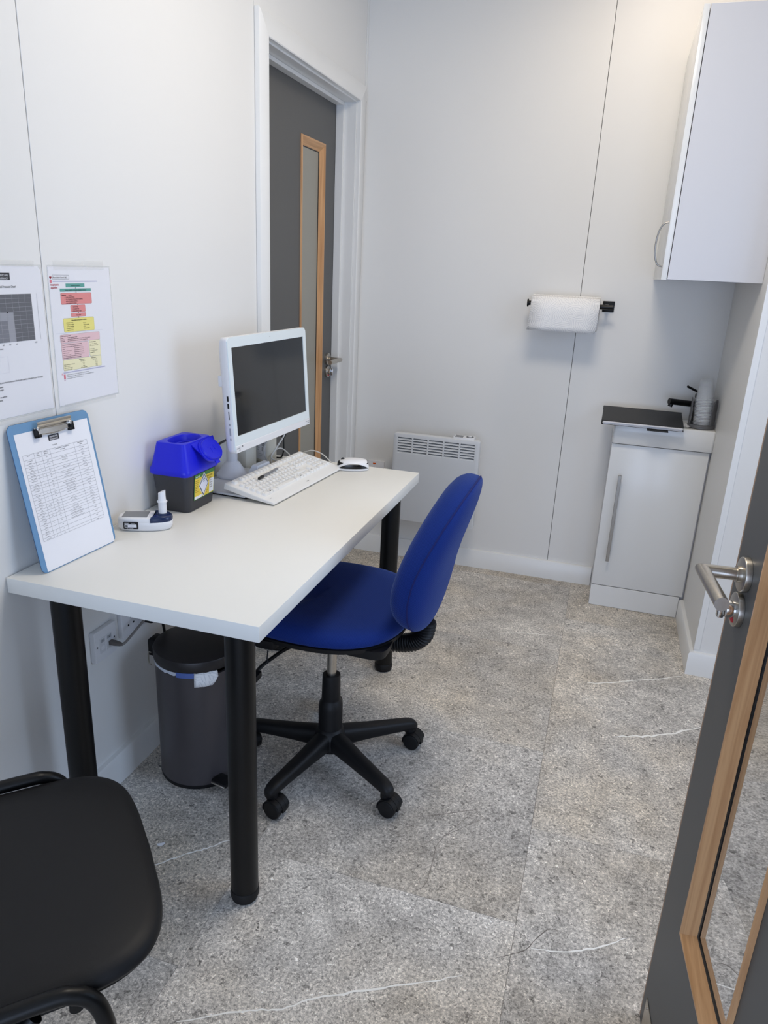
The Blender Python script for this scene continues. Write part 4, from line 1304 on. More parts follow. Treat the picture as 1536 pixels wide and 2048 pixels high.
def posters():
    # anaphylaxis algorithm
    M = basis((.0006, .3143, 1.2100), Vector((0, 1, 0)), Vector((0, 0, 1)), Vector((1, 0, 0)))
    t = thing('algorithm_poster', 'laminated coloured flow chart taped to the left wall', 'poster', M=M)
    b = B(); flat(b, [(-.1045, -.1485), (.1005, -.1465), (.0985, .1468), (-.1025, .1462)], 0.0); prism(b, [(-.1045, -.1485), (.1005, -.1465), (.0985, .1468), (-.1025, .1462)], -.0004, -.0001)
    obj('sheet', b, PAPERL, t, smooth=0)
    b = B(); prism(b, [(-.108, -.1525), (.104, -.150), (.102, .150), (-.1055, .1495)], -.00052, -.00042); obj('film', b, FILM, t, smooth=0)
    for x0, x1, y0, y1 in ((-.086, .010, .140, .1585), (.012, .078, .141, .1600), (-.09, .09, -.158, -.146)):
        b = B(); flat(b, [(x0, y0), (x1, y0 + .001), (x1, y1), (x0, y1)], .0011); obj('tape', b, TAPE, t, smooth=0, recalc=False, label='strip of clear tape')
    def rbox(name, c, x0, y0, x1, y1, r=.0, z=.0003):
        b = B()
        x0, x1, y0, y1 = min(x0, x1) / 1000, max(x0, x1) / 1000, min(y0, y1) / 1000, max(y0, y1) / 1000
        if r:
            flat(b, rrect(x1 - x0 + .0008, y1 - y0 + .0008, r, 4, (x0 + x1) / 2, (y0 + y1) / 2), z - .0001)
            o = obj(name + '_outline', b, ink(tuple(int(k * .72) for k in c)), t, smooth=0, recalc=False); b = B()
            flat(b, rrect(x1 - x0, y1 - y0, r, 4, (x0 + x1) / 2, (y0 + y1) / 2), z)
        else: flat(b, rect(x0, y0, x1, y1), z)
        return obj(name, b, ink(c), t, smooth=0, recalc=False)
    G, PK, YL, LP, LY, LV, RD = (96, 160, 150), (222, 142, 140), (232, 222, 132), (228, 194, 197), (236, 230, 190), (182, 181, 206), (216, 124, 138)
    rbox('green_box', G, -52.5, 111.8, 8.3, 104.2); rbox('green_box', G, -71.9, 101.4, 28.7, 95.2)
    rbox('red_box', PK, -71, 92, 28.9, 68.6, .003); rbox('red_box', PK, -43, 66, 5, 51.5, .0025); rbox('red_box', PK, -43, 49, 5, 41.6, .0015)
    rbox('yellow_box', YL, -69.5, 38.4, 31.2, 9.6, .0035)
    rbox('pink_box', LP, -84.1, 4.2, 47, -13.0, .003); rbox('pink_box', LP, -82.8, -14.6, 5.8, -48.8, .003)
    rbox('pale_yellow_box', LY, 8.4, -13.4, 46.5, -49, .003); rbox('pale_yellow_box', LY, -82, -50.2, 46.5, -73.4, .003)
    rbox('rule_bar', LV, -90.8, 117.4, 52.6, 115.4); rbox('rule_bar', LV, -84, -76.4, 58.6, -78.6); rbox('fold_line', (214, 214, 222), -96, 8.4, 58.7, 7.6)
    rbox('logo_square', RD, -99.7, 119.4, -93.8, 113.4); rbox('logo_square', RD, -84, -81, -78.4, -91); rbox('logo_square', (226, 180, 194), -90, -77.5, -86, -81.5); rbox('logo_square', (214, 196, 206), -84, -92, -79, -95)
    b = B()
    hp = []
    for k in range(28):
        a = 2 * math.pi * k / 28
        hp.append((-.0968 + .00021 * 16 * math.sin(a) ** 3, .1242 + .00021 * (13 * math.cos(a) - 5 * math.cos(2 * a) - 2 * math.cos(3 * a) - math.cos(4 * a))))
    flat(b, hp, .0003); obj('heart_logo', b, ink((140, 20, 40)), t, smooth=0, recalc=False)
    b = B()
    for x0, y0, x1, y1 in ((-91, 129.6, -40, 129.2), (-91, 121.4, -40, 121.0), (-91, 129.6, -90.6, 121), (-40.4, 129.6, -40, 121)): flat(b, rect(x0 / 1000, min(y0, y1) / 1000, x1 / 1000, max(y0, y1) / 1000), .0003)
    for yy, x in ((103, -21.5), (94.2, -21), (67.6, -19), (50.6, -19), (40.3, -19)):
        flat(b, rect(x / 1000 - .0003, yy / 1000 - .0005, x / 1000 + .0003, yy / 1000 + .0012), .0004); flat(b, [(x / 1000 - .0013, yy / 1000), (x / 1000, yy / 1000 - .0022), (x / 1000 + .0013, yy / 1000)], .0004)
    obj('box_line', b, INK, t, smooth=0, recalc=False)
    bl = []
    A = lambda s, x, y, sz=3.4, al='LEFT', sx=.92, bd=.0: bl.append((s, x, y, sz, al, sx, bd))
    A('Resuscitation Council (UK)', -89.5, 123.2, 5.0, 'LEFT', .86)
    A('Anaphylactic reaction?', -22, 106.4, 4.0, 'CENTER', .9, .01); A('Airway, Breathing, Circulation, Disability, Exposure', -21.5, 96.9, 4.0, 'CENTER', .92, .01)
    A('Diagnosis', -68, 86.4, 4.2, 'LEFT', .9, .02); A('- look for:', -48.5, 86.4, 3.9)
    for i, s in enumerate(('Acute onset of illness', 'Life-threatening Airway and/or Breathing', 'and/or Circulation problems', 'And usually skin changes')): A(s, -56, 82.2 - 4.2 * i, 3.9)
    for i in (0, 1, 3): A('•', -60, 82.2 - 4.2 * i, 3.9)
    for i, s in enumerate(('• Call for help', '• Lie patient flat', "• Raise patient's legs")): A(s, -38, 61.4 - 4.4 * i, 4.1)
    A('Adrenaline', -19, 43.6, 4.4, 'CENTER', .9, .02)
    A('When skills and equipment available:', -19, 33, 4.0, 'CENTER', .92, .015)
    for i, s in enumerate(('• Establish airway', '• High flow oxygen', '• IV fluid challenge', '• Chlorphenamine', '• Hydrocortisone')): A(s, -62, 28.2 - 4.0 * i, 3.8)
    for i, s in enumerate(('Monitor:', '• Pulse oximetry', '• ECG', '• Blood pressure')): A(s, -7, 25.6 - 4.0 * i, 3.8, 'LEFT', .9, .008)
    A('1 Life-threatening problems:', -82.5, .6, 3.4, 'LEFT', .9, .02)
    for i, (a, s) in enumerate((('Airway:', 'swelling, hoarseness, stridor'), ('Breathing:', 'rapid breathing, wheeze, fatigue, cyanosis, SpO2 < 92%, confusion'), ('Circulation:', 'pale, clammy, low blood pressure, faintness, drowsy/coma'))):
        A(a, -82.5, -3.2 - 3.6 * i, 3.3, 'LEFT', .9, .02); A(s, -62, -3.2 - 3.6 * i, 3.3)
    for i, (a, s) in enumerate((('2 Adrenaline (give IM unless experienced with IV adrenaline)', ''), ('IM doses of 1:1000 adrenaline (repeat after 5 min if no better)', ''), ('• Adult', '500 micrograms IM (0.5 mL)'), ('• Child more than 12 years:', '500 micrograms IM (0.5 mL)'), ('• Child 6-12 years:', '300 micrograms IM (0.3 mL)'), ('• Child less than 6 years:', '150 micrograms IM (0.15 mL)'))):
        A(a, -81, -18.6 - 4.3 * i, 3.1); A(s, -43, -18.6 - 4.3 * i, 3.1)
    A('Adrenaline IV to be given only by experienced specialists', -81, -43.4, 3.1); A('Titrate: Adults 50 micrograms; Children 1 microgram/kg', -81, -47, 3.1, 'LEFT', .92, .02)
    A('3 IV fluid challenge:', 10, -18, 3.2, 'LEFT', .9, .02)
    for i, s in enumerate(('Adult - 500 - 1000 mL', 'Child - crystalloid 20 mL/kg', '', 'Stop IV colloid', 'if this might be the cause', 'of anaphylaxis')): A(s, 10, -22.5 - 3.8 * i, 3.0)
    A('4 Chlorphenamine', -31, -54, 3.2, 'LEFT', .9, .02); A('5 Hydrocortisone', 10, -54, 3.2, 'LEFT', .9, .02); A('(IM or slow IV)', -26, -57.6, 3.0); A('(IM or slow IV)', 16, -57.6, 3.0)
    for i, (a, c, d) in enumerate((('Adult or child more than 12 years', '10 mg', '200 mg'), ('Child 6 - 12 years', '5 mg', '100 mg'), ('Child 6 months to 6 years', '2.5 mg', '50 mg'), ('Child less than 6 months', '250 micrograms/kg', '25 mg'))):
        A(a, -80.5, -61.4 - 3.6 * i, 3.1); A(c, -16, -61.4 - 3.6 * i, 3.1, 'CENTER'); A(d, 28, -61.4 - 3.6 * i, 3.1, 'CENTER')
    for i, s in enumerate(('5th Floor, Tavistock House North, Tavistock Square, London WC1H 9HR', 'Telephone (020) 7388-4678  •  Fax (020) 7383-0773  •  Email enquiries@resus.org.uk', 'www.resus.org.uk  •  Registered Charity No. 286360')): A(s, -75, -83.6 - 4.0 * i, 3.0)
    sheet_text(t, [('printed_text', mat('poster_ink', (38, 32, 36), .7), bl)], z=.0005)
    sheet_text(t, [('heading_text', ink((178, 52, 66)), [('Anaphylaxis', -99.2, 107.8, 6.4, 'LEFT', .9, .02), ('algorithm', -98.5, 101.8, 6.4, 'LEFT', .9, .02)])], z=.0005)
    # blood pressure chart
    M = basis((.0006, .0850, 1.2100), Vector((0, 1, 0)), Vector((0, 0, 1)), Vector((1, 0, 0)))
    t = thing('blood_pressure_chart', 'laminated grey blood pressure chart taped to the left wall above the clipboard', 'poster', M=M)
    b = B(); prism(b, [(-.1035, -.148), (.1055, -.1475), (.1062, .130), (.1045, .140), (.0985, .1465), (-.1035, .1455)], -.0004, 0); obj('sheet', b, PAPERL, t, smooth=0)
    b = B(); prism(b, [(-.107, -.1525), (.1085, -.152), (.1092, .149), (-.107, .149)], -.00052, -.00042); obj('film', b, FILM, t, smooth=0)
    for x0, x1, y0, y1 in ((-.10, .088, .1445, .157), (-.10, .100, -.160, -.1495)):
        b = B(); flat(b, rect(x0, y0, x1, y1), .0011); obj('tape', b, TAPE, t, smooth=0, recalc=False, label='strip of clear tape')
    logo(t, -.0155, .1195, .0205, .1330, .0003)
    def fb(name, c, x0, y0, x1, y1, z):
        b = B(); flat(b, rect(x0 / 1000, y0 / 1000, x1 / 1000, y1 / 1000), z); return obj(name, b, ink(c), t, smooth=0, recalc=False)
    fb('chart_zone', (104, 105, 110), -75, .6, 72, 92.6, .0002); fb('chart_zone', (158, 159, 166), -75, .6, 19.2, 58, .0003); fb('chart_zone', (126, 127, 134), -75, .6, 2.4, 42.4, .0004)
    b = B()
    for i in range(-4, 5): flat(b, rect((19.4 + 17 * i) / 1000 - .00025, .0006, (19.4 + 17 * i) / 1000 + .00025, .0926), .0005)
    for j in range(1, 11): flat(b, rect(-.075, (.6 + 8.36 * j) / 1000 - .00025, .072, (.6 + 8.36 * j) / 1000 + .00025), .0005)
    obj('chart_grid', b, ink((166, 166, 170)), t, smooth=0, recalc=False)
    b = B(); flat(b, [(.004 + .0016 * math.cos(R(a)), .058 + .0016 * math.sin(R(a))) for a in range(0, 360, 40)], .0006); obj('chart_dot', b, INK, t, smooth=0, recalc=False)
    b = B()
    for x0, y0, x1, y1 in ((-60, -26.7, -8, -26.4), (-60, -58.4, -7.6, -58.1), (-8, -58.4, -7.7, -26.4)): flat(b, rect(x0 / 1000, y0 / 1000, x1 / 1000, y1 / 1000), .0003)
    obj('note_frame', b, ink((206, 206, 214)), t, smooth=0, recalc=False)
    ls = [('Your Blood Pressure Chart', 33, 104.6, 7.6, 'RIGHT', .82, 0), ('80', 2, -5.6, 4.6, 'CENTER', 1, .01), ('90', 19.2, -5.6, 4.6, 'CENTER', 1, .01), ('120', 72.5, -5.6, 4.6, 'CENTER', 1, .01), ('70', -15, -5.6, 4.6, 'CENTER', 1, .01),
          ('Diastolic (bottom number)', -17, -12.4, 4.6, 'RIGHT', .9, 0), ('Lowering your blood pressure (Starts with making changes to your lifestyle)', 82, -78.2, 5.6, 'RIGHT', .84, 0)]
    for s, x, y in (('Being active regularly', -29, -86), ('Keeping to a healthy weight', -29, -91.6), ('Cutting down on caffeine', -22, -106), ('Stop smoking', -34, -112)): ls.append((s, x, y, 4.6, 'RIGHT', .9, .015))
    sheet_text(t, [('printed_text', mat('chart_ink', (60, 62, 68), .7), ls)], z=.0005)
posters()

def sharps_bin():
    t = thing('sharps_bin', 'charcoal clinical sharps bin with bright blue lid on the desk', 'sharps bin', (.075, .580, DZ))
    w0, d0, w1, d1 = .098, .134, .114, .158     # x,y at base / at rim
    H = .108
    b = B()
    R_ = lambda w, d, z, r=.016: [Vector((x, y, z)) for x, y in rrect(w, d, r, 6)]
    loft(b, [R_(w0 - .006, d0 - .006, .0003), R_(w0 - .001, d0 - .001, .002), R_(w0, d0, .005), R_(w1, d1, H), R_(w1 - .004, d1 - .004, H), R_(w0 - .004, d0 - .004, .008)])
    obj('body', b, BINGREY, t, smooth=50)
    # lid: flared rim, tapered hood with a rounded opening
    b = B()
    wl, dl, wt, dt = .122, .172, .086, .136
    ho = .190
    loft(b, [R_(wl - .004, dl - .004, H - .004, .018), R_(wl, dl, H - .002, .02), R_(wl + .002, dl + .002, H + .004, .02), R_(wl, dl, H + .012, .02), R_(wl - .008, dl - .008, H + .018, .018), R_(wt + .004, dt + .004, ho - .006, .012), R_(wt + .001, dt + .001, ho - .001, .011), R_(wt - .004, dt - .004, ho, .01), 
             oi2(.070, .116, ho, .004, -.002), oi2(.066, .112, ho - .003, .004, -.002), oi2(.061, .105, ho - .016, .004, -.002), oi2(.054, .094, ho - .018, .004, -.002), oi2(.050, .088, ho - .040, .004, -.002)], True, False)
    obj('lid', b, LIDBLUE, t, smooth=45, label='bright blue lid with an oval opening')
    # hinged cap folded open over the front side
    nx = Vector((.80, 0, .60)).normalized()
    uy = Vector((0, 1, 0)); ux = uy.cross(nx)
    M = basis((.0675, .022, ho - .030), uy, nx.cross(uy), nx)
    b = B()
    cp = [(x * 1.0, y) for x, y in superell(.046, .034, 2.4, 36)]
    loft(b, [[Vector((x * k, y * k, z)) for x, y in cp] for k, z in ((.98, -.004), (1.0, -.002), (1.0, .001), (.985, .003), (.90, .003), (.88, .0075), (.86, .009), (.1, .009))], True, True, M)
    pl = [(-.060, .034), (-.034, -.020), (.034, -.020), (.056, .036)]
    prism(b, pl, -.005, -.002, M)
    box(b, (-.008, -.042, -.004), (.010, -.030, .0015), .002, 2, M)
    cap = obj('cap', b, LIDBLUE, t, smooth=45, label='blue closure flap folded open')
    b = B()
    for x0, y0, x1, y1 in ((-.019, .004, -.006, .006), (-.008, -.008, -.006, .006), (-.012, -.010, -.006, -.008), (.008, .008, .020, .010), (.008, .008, .010, -.004), (.008, -.004, .018, -.002)):
        box(b, (min(x0, x1), min(y0, y1), .0085), (max(x0, x1), max(y0, y1), .0100), .0003, 1, M)
    obj('embossing', b, LIDBLUE, cap)
    # label on the right-hand face (tilted with the wall of the bin)
    sl = math.atan2((w1 - w0) / 2, H)
    u = Vector((0, 1, 0)); v = Vector((math.sin(sl), 0, math.cos(sl))); n = u.cross(v)
    Ml = basis((w0 / 2 + (w1 - w0) / 2 * (.066 / H) + .0012, .0065, .066), u, v, n)
    lw, lh = .104, .072
    b = B(); prism(b, rrect(lw, lh, .003, 3), -.0002, .0001, Ml); lab = obj('label', b, ink((74, 132, 66)), t, smooth=0, label='yellow and green biohazard label')
    def f(name, c, pts, z):
        b = B(); flat(b, pts, z, Ml); obj(name, b, ink(c), lab, smooth=0, recalc=False)
    f('label_field', (232, 204, 74), rect(-lw / 2 + .002, -lh / 2 + .002, lw / 2 - .002, lh / 2 - .011), .0003)
    f('label_field', (236, 236, 240), rect(-lw / 2 + .002, -lh / 2 + .002, -.012, -lh / 2 + .010), .0004)
    f('label_field', (232, 234, 238), rect(.026, -lh / 2 + .004, lw / 2 - .003, .008), .0004)
    dia = lambda k: [(0 - .004, .036 * k), (.026 * k - .004, 0), (-.004, -.036 * k), (-.026 * k - .004, 0)]
    f('diamond', (250, 250, 248), dia(1.0), .0005); f('diamond', (22, 22, 22), dia(.9), .0007); f('diamond', (232, 232, 244), dia(.78), .0009)
    b = B()
    for k in range(3):
        a0 = R(90 + 120 * k)
        cxx, cyy = -.004 + .0034 * math.cos(a0), .014 + .0034 * math.sin(a0)
        for j in range(14):
            q0, q1 = a0 + R(28 + 304 * j / 14), a0 + R(28 + 304 * (j + 1) / 14)
            flat(b, [(cxx + r * math.cos(q), cyy + r * math.sin(q)) for r, q in ((.0030, q0), (.0041, q0), (.0041, q1), (.0030, q1))], .0011, Ml)
    obj('biohazard_symbol', b, INK, lab, smooth=0, recalc=False)
    bl = [('Sharpsafe', -47, 27.5, 6.5, 'LEFT', .9, .02)]
    sheet_text(lab, [('label_heading', ink((240, 244, 240)), bl)], Ml, .0006)
    ts = [('INCINERATE ONLY', 10, 17.5, 5, 'LEFT', .86, .02), ('Danger of injury', 13, 12, 4, 'LEFT', .9, 0), ('UN 3291', 24, 9, 4.4, 'LEFT', .9, .02)]
    for i, s in enumerate(('WARNING', 'DESTROY BY', 'Do not fill', 'above line', 'Closed by', 'Date', 'Assembled')): ts.append((s, -47, 17 - 5.2 * i, 4.0, 'LEFT', .9, .012))
    for i, s in enumerate(('2.5 L', '1.8 kg', 'BS EN', '23907')): ts.append((s, 29, 2 - 7 * i, 5.4, 'LEFT', 1, .02))
    for i, s in enumerate(('Hospital', 'Ward')): ts.append((s, 8, -22 - 5 * i, 4.0, 'LEFT', .9, .0))
    sheet_text(lab, [('label_text', ink((104, 84, 22)), ts)], Ml, .0006)

def oi2(w, d, z, ox, oy):
    """oval opening ring with the vertex count of the lid outline"""
    n = 28
    out = []
    for (x, y) in rrect(1, 1, .499, 6):
        a = math.atan2(y, x)
        c, s = math.cos(a), math.sin(a)
        out.append(Vector((ox + w / 2 * math.copysign(abs(c) ** (2 / 2.4), c), oy + d / 2 * math.copysign(abs(s) ** (2 / 2.4), s), z)))
    return out
sharps_bin()

def breath_meter():
    a = math.atan2(.05, .115)
    t = thing('breath_meter', 'white and navy handheld breath meter with mouthpiece on the desk', 'medical device', (.084, .377, DZ), a)
    # local x along the body, navy nose at +x
    def outl(k, grow=0.0):
        out = []
        for x, y in superell(.0665, .0325, 3.4, 48):
            y2 = y * (1 - .25 * max(0, x / .0665) ** 2 - .06 * max(0, -x / .0665))
            out.append((x * k, y2 * k))
        return out
    ring = lambda k, z, dz=0.0: [Vector((x, y, z + dz * x)) for x, y in outl(k)]
    b = B(); loft(b, [ring(.86, .0003), ring(.94, .002), ring(.985, .007), ring(1.0, .014), ring(1.0, .0225), ring(.99, .023)])
    lo = obj('lower_shell', b, WHP, t, smooth=60)
    b = B()
    top = lambda k, z: [Vector((min(x, .014 + .010 * math.cos(y / .0325 * 1.4)), y, z)) for x, y in outl(k)]
    loft(b, [top(.995, .0228), top(.99, .029), top(.95, .0335), top(.88, .0352), top(.3, .0356)]); obj('upper_shell', b, WHP, t, smooth=50)
    b = B()
    nose = lambda k, z: [Vector((max(x, .0155 + .010 * math.cos(y / .0325 * 1.4)), y, z)) for x, y in outl(k)]
    loft(b, [nose(.995, .0228), nose(1.0, .028), nose(.97, .034), nose(.90, .0375), nose(.6, .038)]); obj('nose_cap', b, NAVY, t, smooth=50, label='glossy navy nose cap')
    b = B(); prism(b, [(-.053, -.021), (.008, -.023), (.0145, .0), (.008, .023), (-.053, .021)][:2] + [(.008, .023), (-.053, .021)], .0352, .0361); obj('display', b, LCDG, t, smooth=0, label='grey display')
    b = B(); lathe(b, [(.0145, .036), (.0145, .040), (.0125, .0405)], 28, Matrix.Translation((.043, 0, 0))); obj('mouthpiece_socket', b, NAVY, t)
    b = B()
    Mm = Matrix.Translation((.043, 0, .0385))
    lathe(b, [(.0100, 0), (.0100, .030), (.0125, .0305), (.0125, .0335), (.0098, .034), (.0090, .046)], 28, Mm, True, False)
    rr = [[Vector((.0090 * c, .0090 * s, .046)) for c, s in [(math.cos(2 * math.pi * i / 28), math.sin(2 * math.pi * i / 28)) for i in range(28)]]]
    rr.append([Vector((p.x, p.y * .85, .0575 + p.x * .45)) for p in rr[0]])
    loft(b, rr, False, True, Mm)
    obj('mouthpiece', b, WHP, t, smooth=45, label='white tubular mouthpiece')
    # label on the long side facing the camera (-y)
    Ml = basis((-.030, -.0322, .0165), Vector((1, -.03, 0)).normalized(), Vector((0, -.05, 1)).normalized(), Vector((0, -1, -.05)).normalized())
    b = B(); prism(b, rrect(.036, .019, .002, 3), -.0012, .0003, Ml); lab = obj('label', b, INK, t, smooth=0, label='black and white side label')
    b = B(); flat(b, rect(-.015, -.005, .014, .003), .0005, Ml); obj('label_panel', b, PAPER, lab, smooth=0, recalc=False)
    sheet_text(lab, [('label_text', mat('label_white', (235, 235, 238), .5), [('MICRO', -15, 4.6, 4.2, 'LEFT', .9, .02), ('medical', 1, 4.6, 3.6, 'LEFT', .9, 0), ('Do not discard', -10, -8.4, 3.2, 'LEFT', .9, .0)])], Ml, .0007)
    b = B(); flat(b, rect(-.0135, -.004, -.0075, .0015), .0008, Ml); text(b, 'SN 0451208', -.006, -.002, .0034, Ml, 'LEFT', .0008, .8, .02); obj('label_print', b, INKG, lab, smooth=0, recalc=False)
breath_meter()

def tray():
    b = B(); box(b, (0, 0, .0035), (.172, .27, .0095), .001, 1)
    t = thing('flat_tray', 'thin white tray with dark underside beneath the monitor base', 'tray', (.028, .700, DZ), R(-3))
    obj('tray_top', b, WHP, t)
    b = B(); box(b, (.001, .001, .0003), (.174, .269, .0034)); obj('tray_underside', b, BLKP, t, smooth=0)
tray()

def monitor():
    bx, by, bz = .066, .862, DZ + .0097
    t = thing('all_in_one_computer', 'white all-in-one computer monitor with dark screen standing on the desk', 'monitor', (bx, by, bz))
    ya, ti = R(87.5), R(3.7)
    u = Vector((math.cos(ya), math.sin(ya), 0)); n = Vector((math.sin(ya), -math.cos(ya), 0))
    v = Vector((0, 0, 1)) * math.cos(ti) - n * math.sin(ti); w = u.cross(v)
    M = basis(Vector((.1976, .8824, 1.0346)) - Vector((bx, by, bz)), u, v, w)
    W, H = .478, .315
    b = B()
    rr = lambda a, c, r, z: [Vector((x, y, z)) for x, y in rrect(a, c, r, 6)]
    loft(b, [rr(W - .10, H - .10, .03, -.050), rr(W - .03, H - .03, .025, -.036), rr(W - .008, H - .008, .012, -.026), rr(W, H, .010, -.019), rr(W, H, .010, -.0035), rr(W - .001, H - .001, .0095, -.003)], True, True, M)
    obj('housing', b, WHP2, t, smooth=50)
    # bezel frame with screen opening
    sw, sh, sy = .4385, .2405, .0095
    b = B()
    o = rrect(W - .0006, H - .0006, .0095, 1)
    out0 = [b.verts.new((x, y, -.003)) for x, y in o]; out1 = [b.verts.new((x * .998, y * .998, .0003)) for x, y in o]
    q = [(sw / 2, sh / 2 + sy), (-sw / 2, sh / 2 + sy), (-sw / 2, -sh / 2 + sy), (sw / 2, -sh / 2 + sy)]
    inn = [b.verts.new((x, y, .0003)) for x, y in q]; inl = [b.verts.new((x, y, -.0022)) for x, y in q]
    N = len(o)
    for i in range(N): b.faces.new((out0[i], out0[(i + 1) % N], out1[(i + 1) % N], out1[i]))
    for c in range(4):
        a0, a1 = out1[c * 2], out1[c * 2 + 1]
        b.faces.new((a0, a1, inn[c]))
        b.faces.new((a1, out1[(c * 2 + 2) % N], inn[(c + 1) % 4], inn[c]))
        b.faces.new((inn[c], inn[(c + 1) % 4], inl[(c + 1) % 4], inl[c]))
    for x in b.verts: x.co = M @ x.co
    bez = obj('bezel', b, mat('pale_bezel', (222, 230, 232), .22), t, smooth=30, label='pale glossy bezel')
    b = B(); box(b, (-sw / 2 + .0003, -sh / 2 + sy + .0003, -.0028), (sw / 2 - .0003, sh / 2 + sy - .0003, -.0020), M=M); obj('screen', b, SCREEN, t, smooth=0, label='dark reflective screen')
    b = B(); box(b, (-W / 2 + .004, -H / 2 + .001, .0004), (W / 2 - .004, -H / 2 + .021, .0022), .0008, 1, M); ch = obj('chin_strip', b, WHP, bez)
    sheet_text(bez, [('small_print', INKG, [('AIO SERIES', -234, -145.5, 4.6, 'LEFT', .9, .02), ('20.0', -222, -151.5, 4.8, 'LEFT', .9, .03), ('SMART MEDICAL', 232, -145.5, 4.2, 'RIGHT', .9, .02), ('SYSTEMS', 231, -151, 4.2, 'RIGHT', .9, .02)])], M, .0024)
    b = B(); flat(b, rect(-.205, -.1435, -.200, -.1395), .0026, M); flat(b, [(-.002 + .0014 * math.cos(R(a)), .1445 + .0014 * math.sin(R(a))) for a in range(0, 360, 40)], .0006, M)
    obj('camera_dot', b, INKG, bez, smooth=0, recalc=False)
    # ports on the left side
    Ms = M @ basis((-W / 2 - .0001, 0, -.011), Vector((0, 1, 0)), Vector((0, 0, 1)), Vector((-1, 0, 0)))
    b = B()
    for y0, y1, hw in ((-.012, .002, .0026), (-.032, -.018, .0026), (-.062, -.040, .0012)): box(b, (y0, -hw, -.0002), (y1, hw, .0004), M=Ms)
    obj('port', b, DARKGAP, t, smooth=0)
    b = B()
    for y0, y1, hw in ((-.079, -.073, .002), (-.106, -.086, .0022), (-.120, -.114, .002)): box(b, (y0, -hw, -.0002), (y1, hw, .0012), .0005, 1, M=Ms)
    obj('side_button', b, mat('button_grey', (150, 152, 158), .4), t)
    # bracket, neck, base
    b = B(); box(b, (-W / 2 + .010, .026, -.044), (-W / 2 + .03, .056, -.030), .003, 2, M); bk = obj('cable_bracket', b, WHP2, t)
    b = B(); lathe(b, [(.0475, .0003), (.0485, .003), (.0485, .008), (.046, .0105), (.040, .018), (.029, .036), (.0235, .045), (.0185, .048), (.0175, .050)], 48)
    obj('base', b, mat('lilac_grey_plastic', (226, 226, 231), .45), t, smooth=50, label='pale conical base')
    b = B(); lathe(b, [(.0170, .048), (.0170, .30), (.015, .306)], 28)
    box(b, (.0, -.03, .22), (.085, .03, .30), .01, 2)
    obj('neck', b, mat('lilac_grey_plastic', (226, 226, 231), .45), t)
monitor()

